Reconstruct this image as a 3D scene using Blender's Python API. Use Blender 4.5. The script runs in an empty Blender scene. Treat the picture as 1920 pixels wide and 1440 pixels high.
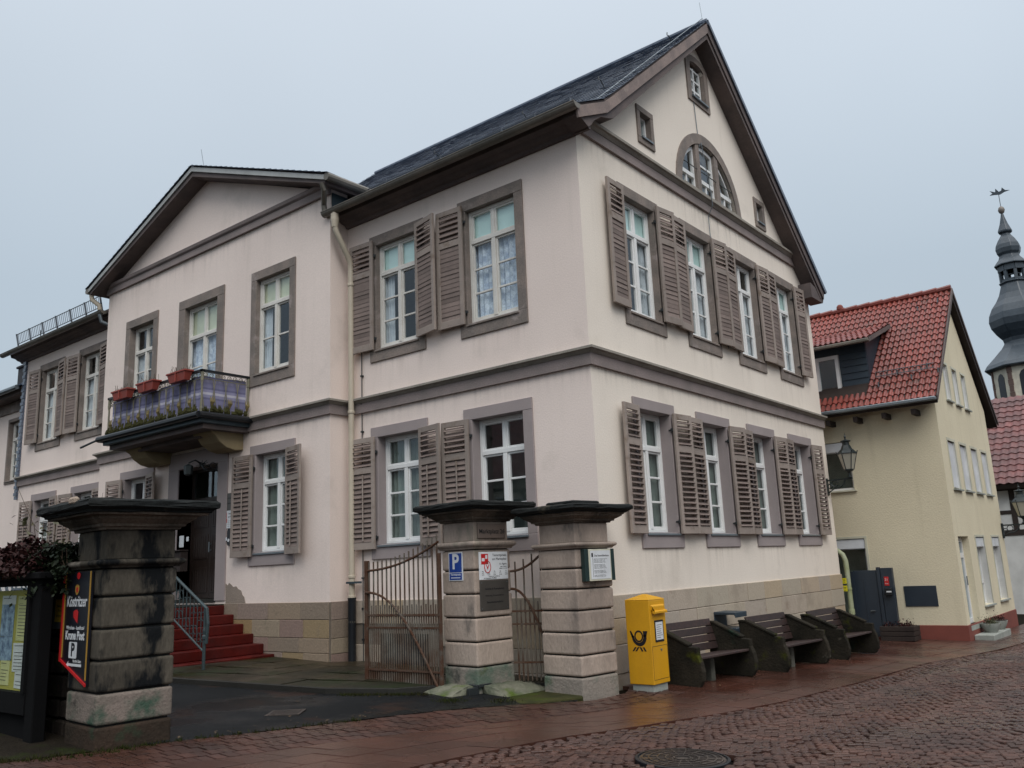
import bpy, bmesh, math, random
from mathutils import Vector, Matrix
from mathutils.geometry import tessellate_polygon
R = math.radians
random.seed(7)
SC = bpy.context.scene
COL = SC.collection

# ------------------------------------------------------------------ camera
cam = bpy.data.cameras.new('camera')
cam.sensor_width = 36.0
cam.lens = 36.0 * 1618.0 / 1920.0
cam.clip_start = 0.05
cam.clip_end = 2000
co = bpy.data.objects.new('camera', cam); COL.objects.link(co)
CR = Vector((0.77580445, 0.62955182, -0.04233163)).normalized()
CF = Vector((-0.60929089, 0.76489348, 0.20905161)).normalized()
CU = CR.cross(CF).normalized()
CPOS = Vector((6.568, -10.049, 1.164))
co.matrix_world = Matrix(((CR.x, CU.x, -CF.x, CPOS.x), (CR.y, CU.y, -CF.y, CPOS.y), (CR.z, CU.z, -CF.z, CPOS.z), (0, 0, 0, 1)))
SC.camera = co

def pix(p):
    d = Vector(p) - CPOS
    z = d.dot(CF)
    if z < 0.3: return (-9999, -9999)
    return (960 + 1618 * d.dot(CR) / z, 720 - 1618 * d.dot(CU) / z)

# ------------------------------------------------------------------ sky, sun, exposure
SUN_EL, SUN_AZ = 48.0, 112.0          # overcast: the light comes broadly from the street side
W = bpy.data.worlds.new('World'); SC.world = W; W.use_nodes = True
nt = W.node_tree; nt.nodes.clear()
o_ = nt.nodes.new('ShaderNodeOutputWorld'); bg = nt.nodes.new('ShaderNodeBackground')
sky = nt.nodes.new('ShaderNodeTexSky'); sky.sky_type = 'NISHITA'; sky.sun_disc = False
sky.sun_elevation = R(SUN_EL); sky.sun_rotation = R(SUN_AZ); sky.air_density = 1.2; sky.dust_density = 4.0
tc = nt.nodes.new('ShaderNodeTexCoord'); sx = nt.nodes.new('ShaderNodeSeparateXYZ')
cr = nt.nodes.new('ShaderNodeValToRGB')
cr.color_ramp.elements[0].position = 0.0; cr.color_ramp.elements[0].color = (0.46, 0.535, 0.595, 1)
cr.color_ramp.elements[1].position = 1.0; cr.color_ramp.elements[1].color = (2.35, 2.4, 2.45, 1)
e = cr.color_ramp.elements.new(0.30); e.color = (0.51, 0.60, 0.685, 1)
e = cr.color_ramp.elements.new(0.62); e.color = (0.73, 0.81, 0.90, 1)
nz = nt.nodes.new('ShaderNodeTexNoise'); nz.inputs['Scale'].default_value = 1.6; nz.inputs['Detail'].default_value = 3
mr = nt.nodes.new('ShaderNodeMapRange'); mr.inputs['To Min'].default_value = 8.9; mr.inputs['To Max'].default_value = 11.1
vm = nt.nodes.new('ShaderNodeVectorMath'); vm.operation = 'SCALE'
mx = nt.nodes.new('ShaderNodeMix'); mx.data_type = 'RGBA'; mx.inputs['Factor'].default_value = 0.9
L = nt.links.new
L(tc.outputs['Generated'], sx.inputs[0]); L(sx.outputs['Z'], cr.inputs[0])
L(tc.outputs['Generated'], nz.inputs['Vector']); L(nz.outputs['Fac'], mr.inputs['Value'])
L(cr.outputs['Color'], vm.inputs[0]); L(mr.outputs[0], vm.inputs['Scale'])
L(sky.outputs[0], mx.inputs['A']); L(vm.outputs[0], mx.inputs['B'])
L(mx.outputs['Result'], bg.inputs['Color']); bg.inputs['Strength'].default_value = 0.1
L(bg.outputs[0], o_.inputs[0])
sl = bpy.data.lights.new('sun', 'SUN'); sl.energy = 1.5; sl.angle = R(40); sl.color = (1.0, 0.97, 0.93)
so = bpy.data.objects.new('sun', sl); COL.objects.link(so)
_az = R(-38); _el = R(SUN_EL)         # direction towards the sun in plan: +x, -y
sd = Vector((math.cos(_az) * math.cos(_el), math.sin(_az) * math.cos(_el), math.sin(_el)))
so.rotation_euler = sd.to_track_quat('Z', 'Y').to_euler()
vs = SC.view_settings
vs.view_transform = 'Standard'; vs.look = 'None'; vs.gamma = 1; vs.use_curve_mapping = False; vs.exposure = 0.0
SC.cycles.max_bounces = 6; SC.cycles.transparent_max_bounces = 12
SC.cycles.use_denoising = True

# ------------------------------------------------------------------ materials
def mat(name, col, rough=0.75, col2=None, scale=2.0, fine=0.12, fscale=60.0, bump=0.0, bscale=60.0, rnd=0.0, spec=0.5,
        metal=0.0, stain=None, stain_scale=1.2, stain_lo=0.52, stain_hi=0.68, stretch=(1, 1, 1), ramp=None, wet=None, streak=None):
    m = bpy.data.materials.new(name); m.use_nodes = True
    n = m.node_tree.nodes; l = m.node_tree.links.new
    b = n['Principled BSDF']
    b.inputs['Roughness'].default_value = rough; b.inputs['Metallic'].default_value = metal
    b.inputs['Specular IOR Level'].default_value = spec
    g = n.new('ShaderNodeNewGeometry'); mp = n.new('ShaderNodeMapping'); mp.inputs['Scale'].default_value = stretch
    l(g.outputs['Position'], mp.inputs['Vector'])
    def noise(s, det=4, ro=0.55):
        t = n.new('ShaderNodeTexNoise'); t.inputs['Scale'].default_value = s; t.inputs['Detail'].default_value = det
        t.inputs['Roughness'].default_value = ro; l(mp.outputs[0], t.inputs['Vector']); return t
    def mixc(a, bb, f, mode='MIX'):
        x = n.new('ShaderNodeMix'); x.data_type = 'RGBA'; x.blend_type = mode
        for k, v in (('A', a), ('B', bb)):
            if isinstance(v, tuple): x.inputs[k].default_value = (*v, 1) if len(v) == 3 else v
            else: l(v, x.inputs[k])
        if isinstance(f, float): x.inputs['Factor'].default_value = f
        else: l(f, x.inputs['Factor'])
        return x.outputs['Result']
    def mrange(v, a, bb, c, d):
        x = n.new('ShaderNodeMapRange'); l(v, x.inputs['Value'])
        for k, y in (('From Min', a), ('From Max', bb), ('To Min', c), ('To Max', d)): x.inputs[k].default_value = y
        return x.outputs[0]
    if ramp:
        oi = n.new('ShaderNodeObjectInfo'); cr = n.new('ShaderNodeValToRGB'); cr.color_ramp.interpolation = 'CONSTANT'
        while len(cr.color_ramp.elements) < len(ramp): cr.color_ramp.elements.new(0.5)
        for i, c in enumerate(ramp):
            cr.color_ramp.elements[i].position = i / len(ramp); cr.color_ramp.elements[i].color = (*c, 1)
        l(oi.outputs['Random'], cr.inputs[0]); base = cr.outputs['Color']
    else:
        c2 = col2 or tuple(c * 0.8 for c in col)
        base = mixc(col, c2, mrange(noise(scale).outputs['Fac'], 0.35, 0.65, 0, 1))
    if fine:
        v = mrange(noise(fscale, 3).outputs['Fac'], 0.25, 0.75, 1 - fine, 1 + fine)
        cb = n.new('ShaderNodeCombineColor')
        for k in ('Red', 'Green', 'Blue'): l(v, cb.inputs[k])
        base = mixc(base, cb.outputs[0], 1.0, 'MULTIPLY')
    if rnd:
        oi = n.new('ShaderNodeObjectInfo'); v = mrange(oi.outputs['Random'], 0, 1, 1 - rnd, 1 + rnd)
        cb = n.new('ShaderNodeCombineColor')
        for k in ('Red', 'Green', 'Blue'): l(v, cb.inputs[k])
        base = mixc(base, cb.outputs[0], 1.0, 'MULTIPLY')
    for st in (stain if isinstance(stain, list) else ([stain] if stain else [])):
        f = mrange(noise(st[1], 6, 0.62).outputs['Fac'], st[2], st[3], 0, 1)
        base = mixc(base, st[0], f)
    if streak:
        mp2 = n.new('ShaderNodeMapping'); mp2.inputs['Scale'].default_value = (5.0, 5.0, 0.22); l(g.outputs['Position'], mp2.inputs['Vector'])
        t = n.new('ShaderNodeTexNoise'); t.inputs['Scale'].default_value = streak[1]; t.inputs['Detail'].default_value = 5; l(mp2.outputs[0], t.inputs['Vector'])
        t2 = noise(0.55, 3); f1 = mrange(t.outputs['Fac'], 0.52, 0.75, 0, 1); f2 = mrange(t2.outputs['Fac'], 0.42, 0.66, 0, streak[2])
        mu = n.new('ShaderNodeMath'); mu.operation = 'MULTIPLY'; l(f1, mu.inputs[0]); l(f2, mu.inputs[1]); base = mixc(base, streak[0], mu.outputs[0])
    l(base, b.inputs['Base Color'])
    if wet:
        rv = mrange(noise(wet[0], 3).outputs['Fac'], 0.4, 0.6, wet[1], wet[2]); l(rv, b.inputs['Roughness'])
    if bump:
        bp = n.new('ShaderNodeBump'); bp.inputs['Strength'].default_value = bump; bp.inputs['Distance'].default_value = 0.02
        l(noise(bscale, 4).outputs['Fac'], bp.inputs['Height']); l(bp.outputs[0], b.inputs['Normal'])
    return m

M = {}
M['plaster'] = mat('plaster', (0.82, 0.70, 0.632), 0.9, (0.765, 0.648, 0.585), 0.45, 0.06, 45, 0.16, 38, streak=((0.56, 0.48, 0.41), 1.0, 0.35), stain=[((0.62, 0.53, 0.47), 0.8, 0.58, 0.8)])
M['plaster_gable'] = mat('plaster_gable', (0.82, 0.735, 0.64), 0.9, (0.765, 0.682, 0.592), 0.45, 0.06, 45, 0.16, 38, streak=((0.56, 0.49, 0.41), 1.0, 0.35), stain=[((0.62, 0.55, 0.47), 0.8, 0.58, 0.8)])
M['mauve'] = mat('mauve_paint', (0.325, 0.275, 0.268), 0.8, (0.29, 0.247, 0.241), 1.5, 0.06)
M['trim'] = mat('weathered_trim', (0.25, 0.205, 0.178), 0.85, (0.18, 0.155, 0.138), 3.0, 0.18, 50, 0.3, 40, stain=((0.33, 0.28, 0.26), 3.5, 0.58, 0.72), spec=0.3)
M['belt'] = mat('belt_stone', (0.275, 0.222, 0.21), 0.85, (0.215, 0.18, 0.168), 2.0, 0.14, 40, 0.25, 40)
M['beltcap'] = mat('belt_cap_stone', (0.30, 0.27, 0.23), 0.85, (0.225, 0.205, 0.175), 2.5, 0.16, 40, 0.25, 40)
M['soffit'] = mat('soffit_board', (0.15, 0.118, 0.11), 0.8, (0.10, 0.085, 0.083), 2.0, 0.12, 30, spec=0.25)
M['fascia'] = mat('fascia_board', (0.27, 0.205, 0.18), 0.8, (0.18, 0.14, 0.128), 2.5, 0.15, 30, stain=((0.32, 0.26, 0.22), 4, 0.6, 0.75))
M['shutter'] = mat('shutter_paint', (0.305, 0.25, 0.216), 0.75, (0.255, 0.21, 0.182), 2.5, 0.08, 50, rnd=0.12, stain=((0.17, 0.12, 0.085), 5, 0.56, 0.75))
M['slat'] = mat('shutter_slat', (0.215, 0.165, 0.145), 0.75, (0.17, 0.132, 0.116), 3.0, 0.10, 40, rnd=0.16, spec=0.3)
M['slate'] = mat('slate', (0.05, 0.068, 0.105), 0.30, (0.105, 0.13, 0.175), 5.0, 0.25, 30, 0.2, 30, rnd=0.15, spec=0.6)
M['white'] = mat('white_paint', (0.80, 0.80, 0.79), 0.45, (0.75, 0.75, 0.73), 3.0, 0.04)
M['oldwhite'] = mat('old_white_paint', (0.70, 0.68, 0.63), 0.6, (0.62, 0.59, 0.54), 4.0, 0.08)
M['gutter'] = mat('gutter_paint', (0.20, 0.175, 0.145), 0.45, (0.13, 0.12, 0.10), 1.5, 0.12, 20, metal=0.2)
M['pipe'] = mat('beige_pipe', (0.52, 0.45, 0.35), 0.5, (0.45, 0.39, 0.30), 2.0, 0.06)
M['castiron'] = mat('black_cast_iron', (0.012, 0.014, 0.017), 0.4, fine=0.2, spec=0.4)
M['zinc'] = mat('zinc', (0.22, 0.25, 0.27), 0.45, metal=0.6, fine=0.1)
M['bluezinc'] = mat('blue_flashing', (0.05, 0.075, 0.09), 0.5, metal=0.3)
M['iron'] = mat('dark_iron', (0.02, 0.024, 0.026), 0.5, fine=0.2)
M['ochre'] = mat('ochre_bracket', (0.30, 0.235, 0.13), 0.85, (0.24, 0.19, 0.11), 2.0, 0.08)
M['pillar'] = mat('pillar_sandstone', (0.41, 0.325, 0.265), 0.85, (0.33, 0.265, 0.22), 1.6, 0.12, 45, 0.5, 26, rnd=0.07,
                  stain=[((0.22, 0.175, 0.145), 1.5, 0.50, 0.70), ((0.06, 0.058, 0.052), 2.0, 0.60, 0.72), ((0.10, 0.125, 0.085), 1.1, 0.64, 0.78)], stretch=(1, 1, 0.45), streak=((0.15, 0.125, 0.105), 1.0, 0.5))
M['pillar_dark'] = mat('pillar_sandstone_dark', (0.095, 0.082, 0.064), 0.9, (0.042, 0.037, 0.03), 1.6, 0.2, 40, 0.6, 26, rnd=0.15, spec=0.15,
                  stain=[((0.27, 0.235, 0.195), 1.3, 0.57, 0.66), ((0.007, 0.008, 0.009), 1.7, 0.50, 0.565), ((0.05, 0.08, 0.05), 1.4, 0.64, 0.75)], stretch=(1, 1, 0.4))
M['cap'] = mat('soot_black_stone', (0.16, 0.128, 0.10), 0.9, (0.05, 0.044, 0.037), 2.0, 0.25, 35, 0.6, 25, stain=((0.24, 0.20, 0.17), 2.6, 0.62, 0.72), spec=0.12)
M['cap_black'] = mat('black_crust_stone', (0.008, 0.010, 0.010), 0.8, (0.014, 0.015, 0.014), 2.0, 0.25, 35, 0.5, 25, spec=0.25, stain=((0.10, 0.085, 0.06), 2.2, 0.64, 0.75))
M['moss'] = mat('mossy_stone', (0.185, 0.18, 0.135), 0.9, (0.085, 0.095, 0.065), 3.5, 0.2, 40, 0.7, 18, stain=[((0.07, 0.10, 0.02), 2.5, 0.56, 0.68), ((0.09, 0.09, 0.08), 3.5, 0.62, 0.72)], spec=0.2)
M['plinth'] = mat('plinth_stone', (0.4, 0.3, 0.2), 0.85, fine=0.16, fscale=35, bump=0.4, bscale=22, rnd=0.0,
                  ramp=[(0.27, 0.205, 0.145), (0.245, 0.17, 0.14), (0.28, 0.205, 0.115), (0.25, 0.19, 0.155), (0.23, 0.18, 0.135), (0.27, 0.185, 0.09), (0.285, 0.23, 0.165)],
                  stain=[((0.20, 0.16, 0.12), 2.4, 0.57, 0.75), ((0.09, 0.09, 0.055), 1.5, 0.66, 0.8)])
M['plinth_gable'] = mat('plinth_gable_stone', (0.4, 0.3, 0.2), 0.85, fine=0.10, fscale=35, bump=0.3, bscale=22,
                  ramp=[(0.42, 0.355, 0.275), (0.405, 0.34, 0.27), (0.41, 0.345, 0.265), (0.43, 0.34, 0.235), (0.40, 0.345, 0.27), (0.395, 0.335, 0.275), (0.42, 0.35, 0.28), (0.41, 0.345, 0.27), (0.43, 0.345, 0.255)],
                  stain=[((0.29, 0.24, 0.185), 1.6, 0.52, 0.75), ((0.22, 0.14, 0.10), 1.9, 0.64, 0.8)])
M['pillar_moss'] = mat('pillar_stone_mossy', (0.27, 0.23, 0.195), 0.9, (0.20, 0.18, 0.15), 1.6, 0.14, 45, 0.6, 26, rnd=0.05,
                  stain=[((0.10, 0.135, 0.10), 1.3, 0.48, 0.60), ((0.06, 0.075, 0.015), 2.4, 0.60, 0.72), ((0.03, 0.035, 0.032), 1.9, 0.62, 0.74)])
M['pillar_dark_low'] = mat('pillar_dark_low', (0.21, 0.17, 0.145), 0.9, (0.13, 0.115, 0.095), 2.0, 0.16, 45, 0.6, 26, spec=0.2,
                  stain=[((0.05, 0.085, 0.06), 1.7, 0.52, 0.62), ((0.012, 0.013, 0.013), 1.5, 0.56, 0.63)])
M['pillar_dark_foot'] = mat('pillar_dark_foot', (0.055, 0.036, 0.026), 0.9, (0.03, 0.024, 0.018), 2.0, 0.2, 45, 0.6, 26, stain=[((0.03, 0.05, 0.03), 1.7, 0.58, 0.68)], spec=0.12)
M['mortar'] = mat('mortar', (0.20, 0.165, 0.13), 0.95, fine=0.2)
M['rust'] = mat('rusty_iron', (0.07, 0.028, 0.014), 0.9, (0.095, 0.062, 0.045), 6.0, 0.25, 80, stain=((0.11, 0.10, 0.085), 5, 0.56, 0.68), spec=0.2)
M['rustbar'] = mat('weathered_bar', (0.16, 0.148, 0.125), 0.85, (0.075, 0.04, 0.024), 3.0, 0.25, 60, spec=0.25)
M['yellow'] = mat('post_yellow', (0.64, 0.32, 0.006), 0.5, (0.58, 0.285, 0.006), 2.0, 0.05, rnd=0.0, streak=((0.34, 0.17, 0.02), 1.6, 0.5))
M['concrete'] = mat('concrete', (0.34, 0.35, 0.32), 0.85, (0.25, 0.27, 0.24), 4, 0.15)
M['mossconcrete'] = mat('mossy_concrete', (0.032, 0.027, 0.02), 0.95, (0.014, 0.013, 0.010), 2.5, 0.3, 50, 0.6, 30, spec=0.1,
                  stain=[((0.05, 0.055, 0.006), 2.2, 0.58, 0.70), ((0.13, 0.12, 0.095), 3.0, 0.66, 0.76), ((0.012, 0.03, 0.02), 1.7, 0.60, 0.72)])
M['benchwood'] = mat('wet_bench_wood', (0.042, 0.022, 0.018), 0.55, (0.022, 0.013, 0.012), 4.0, 0.2, 40, rnd=0.2, stretch=(1, 6, 6))
M['verge'] = mat('dark_mossy_earth', (0.014, 0.011, 0.008), 0.95, (0.02, 0.016, 0.011), 3.0, 0.35, 40, 0.8, 30, spec=0.08, stain=[((0.02, 0.03, 0.006), 1.6, 0.52, 0.66)])
M['asphalt'] = mat('wet_asphalt', (0.0115, 0.0125, 0.014), 0.55, (0.005, 0.006, 0.007), 0.8, 0.45, 160, 0.6, 180, wet=(0.7, 0.12, 0.75), stain=((0.022, 0.012, 0.009), 0.9, 0.6, 0.66), spec=0.16)
M['flag'] = mat('mossy_flagstone', (0.03, 0.022, 0.012), 0.7, (0.013, 0.013, 0.006), 1.2, 0.25, 40, 0.5, 20, rnd=0.2, wet=(1.1, 0.3, 0.75), stain=((0.012, 0.018, 0.004), 1.3, 0.5, 0.66), spec=0.25)
M['kerb'] = mat('kerb_stone', (0.028, 0.027, 0.024), 0.8, fine=0.25, spec=0.2)
M['sett'] = mat('porphyry_sett', (0.078, 0.036, 0.026), 0.42, (0.05, 0.028, 0.023), 1.1, 0.2, 60, 0.35, 60, rnd=0.3, spec=0.35, wet=(0.9, 0.22, 0.55))
M['joint'] = mat('joint_sand', (0.008, 0.006, 0.005), 0.95, (0.012, 0.011, 0.006), 2.0, 0.3, spec=0.05)
M['paver'] = mat('brown_paver', (0.066, 0.026, 0.018), 0.45, (0.045, 0.022, 0.017), 2.0, 0.2, 60, 0.3, 60, rnd=0.22, wet=(1.2, 0.22, 0.5))
M['slab'] = mat('red_paving_slab', (0.082, 0.031, 0.021), 0.36, (0.056, 0.026, 0.019), 1.0, 0.14, 70, 0.2, 70, rnd=0.16, wet=(0.55, 0.12, 0.42))
M['yplaster'] = mat('yellow_plaster', (0.71, 0.635, 0.46), 0.9, (0.66, 0.585, 0.42), 0.6, 0.06, 40, 0.35, 30, streak=((0.42, 0.36, 0.24), 1.0, 0.45))
M['redplinth'] = mat('red_plinth_paint', (0.21, 0.055, 0.038), 0.75, (0.17, 0.045, 0.032), 2.0, 0.08)
M['rtile'] = mat('red_roof_tile', (0.225, 0.042, 0.028), 0.42, (0.165, 0.04, 0.03), 1.3, 0.16, 40, rnd=0.16, spec=0.5, stain=((0.09, 0.045, 0.035), 2.2, 0.58, 0.74))
M['btile'] = mat('brown_roof_tile', (0.13, 0.04, 0.036), 0.5, (0.08, 0.032, 0.03), 1.3, 0.2, 20, rnd=0.2)
M['blueslate'] = mat('blue_black_cladding', (0.02, 0.035, 0.052), 0.45, (0.028, 0.045, 0.06), 2.0, 0.15)
M['church'] = mat('church_slate', (0.035, 0.048, 0.062), 0.4, (0.05, 0.065, 0.08), 0.5, 0.15, 4)
M['cream'] = mat('cream_plaster', (0.62, 0.57, 0.46), 0.9, fine=0.05)
M['towerstone'] = mat('brown_quoin', (0.14, 0.09, 0.075), 0.9, fine=0.15, fscale=8)
M['timber'] = mat('dark_timber', (0.028, 0.02, 0.018), 0.7, (0.04, 0.03, 0.026), 2.0, 0.2, spec=0.25)
M['whitewall'] = mat('white_render', (0.66, 0.655, 0.63), 0.9, fine=0.04)
M['redstep'] = mat('red_step_paint', (0.085, 0.008, 0.006), 0.5, (0.05, 0.006, 0.005), 3.0, 0.2, 40, spec=0.25, wet=(2.0, 0.3, 0.6), stain=((0.05, 0.035, 0.03), 3, 0.62, 0.72))
M['railblue'] = mat('blue_grey_rail', (0.035, 0.055, 0.06), 0.5, fine=0.1)
M['door'] = mat('dark_oak', (0.022, 0.013, 0.010), 0.5, (0.03, 0.019, 0.015), 3.0, 0.2, 30, stretch=(4, 4, 1))
M['anthracite'] = mat('anthracite_metal', (0.022, 0.033, 0.048), 0.45, fine=0.05)
M['lamp'] = mat('lamp_green_black', (0.012, 0.02, 0.021), 0.45, fine=0.1)
M['milk'] = mat('milky_glass', (0.40, 0.38, 0.31), 0.25, fine=0.03)
M['ivory'] = mat('stained_ivory_rail', (0.215, 0.20, 0.14), 0.7, (0.15, 0.14, 0.10), 5, 0.15)
M['goldleaf'] = mat('dull_ochre_ornament', (0.20, 0.155, 0.055), 0.7, (0.11, 0.085, 0.03), 9, 0.25)
M['mossbal'] = mat('mossy_ornament', (0.055, 0.055, 0.02), 0.9, (0.03, 0.028, 0.012), 8, 0.3, spec=0.1)
M['terracotta'] = mat('red_plastic_box', (0.30, 0.05, 0.034), 0.6, (0.24, 0.046, 0.032), 3, 0.06)
M['soil'] = mat('soil', (0.02, 0.014, 0.01), 0.95, fine=0.3, spec=0.1)
M['twig'] = mat('dry_twig', (0.11, 0.075, 0.05), 0.9, fine=0.2)
M['leafred'] = mat('red_brown_leaf', (0.05, 0.013, 0.012), 0.65, (0.022, 0.009, 0.008), 6, 0.3, rnd=0.2, spec=0.2)
M['leafgreen'] = mat('dark_ivy_leaf', (0.008, 0.016, 0.007), 0.6, (0.014, 0.02, 0.008), 6, 0.3, spec=0.2)
M['leafolive'] = mat('olive_leaf', (0.06, 0.07, 0.025), 0.6, (0.07, 0.045, 0.025), 6, 0.3)
M['grass'] = mat('moss_grass', (0.022, 0.03, 0.006), 0.95, (0.025, 0.022, 0.008), 4, 0.3, spec=0.1)
M['darkwall'] = mat('dark_rubble', (0.026, 0.02, 0.016), 0.9, (0.012, 0.011, 0.010), 2.0, 0.3, 30, 0.6, 20, rnd=0.35, stain=[((0.10, 0.04, 0.025), 3, 0.66, 0.72), ((0.03, 0.036, 0.01), 2, 0.58, 0.7), ((0.10, 0.09, 0.08), 3.7, 0.68, 0.74)], spec=0.12)
M['board'] = mat('black_timber', (0.004, 0.004, 0.0045), 0.9, fine=0.2, spec=0.15)
M['baize'] = mat('yellow_green_baize', (0.52, 0.47, 0.09), 0.85, fine=0.04)
M['paperw'] = mat('white_paper', (0.80, 0.83, 0.80), 0.7, fine=0.05)
M['papery'] = mat('yellow_paper', (0.74, 0.74, 0.34), 0.7, fine=0.05)
M['paperb'] = mat('blue_print', (0.40, 0.55, 0.68), 0.6, (0.10, 0.16, 0.26), 14, 0.2)
M['signwhite'] = mat('sign_white', (0.72, 0.74, 0.76), 0.35, fine=0.02)
M['signblue'] = mat('sign_blue', (0.012, 0.055, 0.30), 0.35, fine=0.02)
M['signred'] = mat('sign_red', (0.52, 0.018, 0.02), 0.35, fine=0.02)
M['signblack'] = mat('sign_black', (0.007, 0.008, 0.014), 0.35, fine=0.02)
M['signyellow'] = mat('sign_yellow', (0.55, 0.37, 0.02), 0.4, fine=0.02)
M['signgold'] = mat('sign_gold', (0.42, 0.24, 0.04), 0.4, fine=0.02)
M['ink'] = mat('ink', (0.01, 0.01, 0.012), 0.6, fine=0)
M['greyplate'] = mat('grey_metal_plate', (0.105, 0.095, 0.085), 0.4, (0.085, 0.078, 0.07), 3, 0.05, metal=0.4)
M['brownplate'] = mat('brown_stone_plate', (0.15, 0.115, 0.095), 0.5, (0.13, 0.10, 0.085), 3, 0.06)
M['bluegreyplate'] = mat('blue_grey_plate', (0.06, 0.085, 0.10), 0.5, fine=0.05)
M['greenframe'] = mat('dark_green_frame', (0.015, 0.035, 0.033), 0.4, fine=0.1)
M['ivoryboard'] = mat('ivory_board', (0.62, 0.60, 0.47), 0.5, fine=0.03)
M['steelblue'] = mat('blue_grey_bin', (0.028, 0.045, 0.062), 0.45, fine=0.08)
M['pvc'] = mat('mossy_pvc', (0.36, 0.38, 0.27), 0.6, (0.27, 0.30, 0.15), 3.0, 0.1)
M['tagyellow'] = mat('tag_yellow', (0.62, 0.55, 0.01), 0.5, fine=0.02)
M['brick'] = mat('chimney_brick', (0.04, 0.04, 0.045), 0.8, fine=0.2)
M['lilac'] = None
def stripes():
    m = bpy.data.materials.new('lilac_striped_cloth'); m.use_nodes = True
    n = m.node_tree.nodes; l = m.node_tree.links.new; b = n['Principled BSDF']; b.inputs['Roughness'].default_value = 0.9
    g = n.new('ShaderNodeNewGeometry'); s = n.new('ShaderNodeSeparateXYZ'); l(g.outputs['Position'], s.inputs[0])
    t = n.new('ShaderNodeMapRange'); t.inputs['From Min'].default_value = 4.1; t.inputs['From Max'].default_value = 5.05; l(s.outputs['Z'], t.inputs['Value'])
    cr = n.new('ShaderNodeValToRGB'); cr.color_ramp.interpolation = 'CONSTANT'
    A = (0.20, 0.195, 0.32, 1); B = (0.135, 0.135, 0.235, 1); Cc = (0.47, 0.46, 0.54, 1); D = (0.25, 0.245, 0.37, 1)
    st = [(0, A), (0.12, D), (0.26, A), (0.40, B), (0.44, D), (0.50, Cc), (0.545, D), (0.60, B), (0.64, A), (0.74, D), (0.80, A), (0.88, B)]
    while len(cr.color_ramp.elements) < len(st): cr.color_ramp.elements.new(0.5)
    for i, (p, c) in enumerate(st): cr.color_ramp.elements[i].position = p; cr.color_ramp.elements[i].color = c
    l(t.outputs[0], cr.inputs[0]); l(cr.outputs[0], b.inputs['Base Color']); return m
M['lilac'] = stripes()

def glass(name, tint, gloss=(0.75, 0.8, 0.85)):
    m = bpy.data.materials.new(name); m.use_nodes = True
    n = m.node_tree.nodes; l = m.node_tree.links.new; n.remove(n['Principled BSDF'])
    tr = n.new('ShaderNodeBsdfTransparent'); tr.inputs[0].default_value = (*tint, 1)
    gl = n.new('ShaderNodeBsdfGlossy'); gl.inputs['Roughness'].default_value = 0.02; gl.inputs['Color'].default_value = (*gloss, 1)
    fr = n.new('ShaderNodeLayerWeight'); fr.inputs['Blend'].default_value = 0.5
    pw = n.new('ShaderNodeMath'); pw.operation = 'POWER'; pw.inputs[1].default_value = 4.0; l(fr.outputs['Facing'], pw.inputs[0])
    ml = n.new('ShaderNodeMath'); ml.operation = 'MULTIPLY'; ml.inputs[1].default_value = 0.85; l(pw.outputs[0], ml.inputs[0])
    ad = n.new('ShaderNodeMath'); ad.operation = 'ADD'; ad.inputs[1].default_value = 0.09; ad.use_clamp = True
    nz = n.new('ShaderNodeTexNoise'); nz.inputs['Scale'].default_value = 5; bp = n.new('ShaderNodeBump'); bp.inputs['Strength'].default_value = 0.02
    l(nz.outputs['Fac'], bp.inputs['Height']); l(bp.outputs[0], gl.inputs['Normal'])
    mi = n.new('ShaderNodeMixShader'); l(ml.outputs[0], ad.inputs[0]); l(ad.outputs[0], mi.inputs[0]); l(tr.outputs[0], mi.inputs[1]); l(gl.outputs[0], mi.inputs[2])
    l(mi.outputs[0], n['Material Output'].inputs[0]); return m
M['glass'] = glass('window_glass', (0.95, 0.98, 0.97))
M['lampglass'] = glass('lantern_glass', (0.9, 0.88, 0.8))
M['lace'] = mat('lace_curtain', (0.78, 0.84, 0.92), 0.9, (0.36, 0.43, 0.56), 9, 0.25, 50)
M['curtain'] = mat('white_curtain', (0.72, 0.76, 0.80), 0.9, (0.55, 0.59, 0.64), 5, 0.05)
M['blind'] = mat('aqua_blind', (0.66, 0.86, 0.83), 0.9, (0.62, 0.82, 0.79), 2, 0.03)
M['blindy'] = mat('cream_blind', (0.76, 0.78, 0.58), 0.9, fine=0.03)
M['greyblind'] = mat('grey_green_curtain', (0.21, 0.25, 0.225), 0.9, (0.13, 0.16, 0.145), 3, 0.05, spec=0.1)
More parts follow.
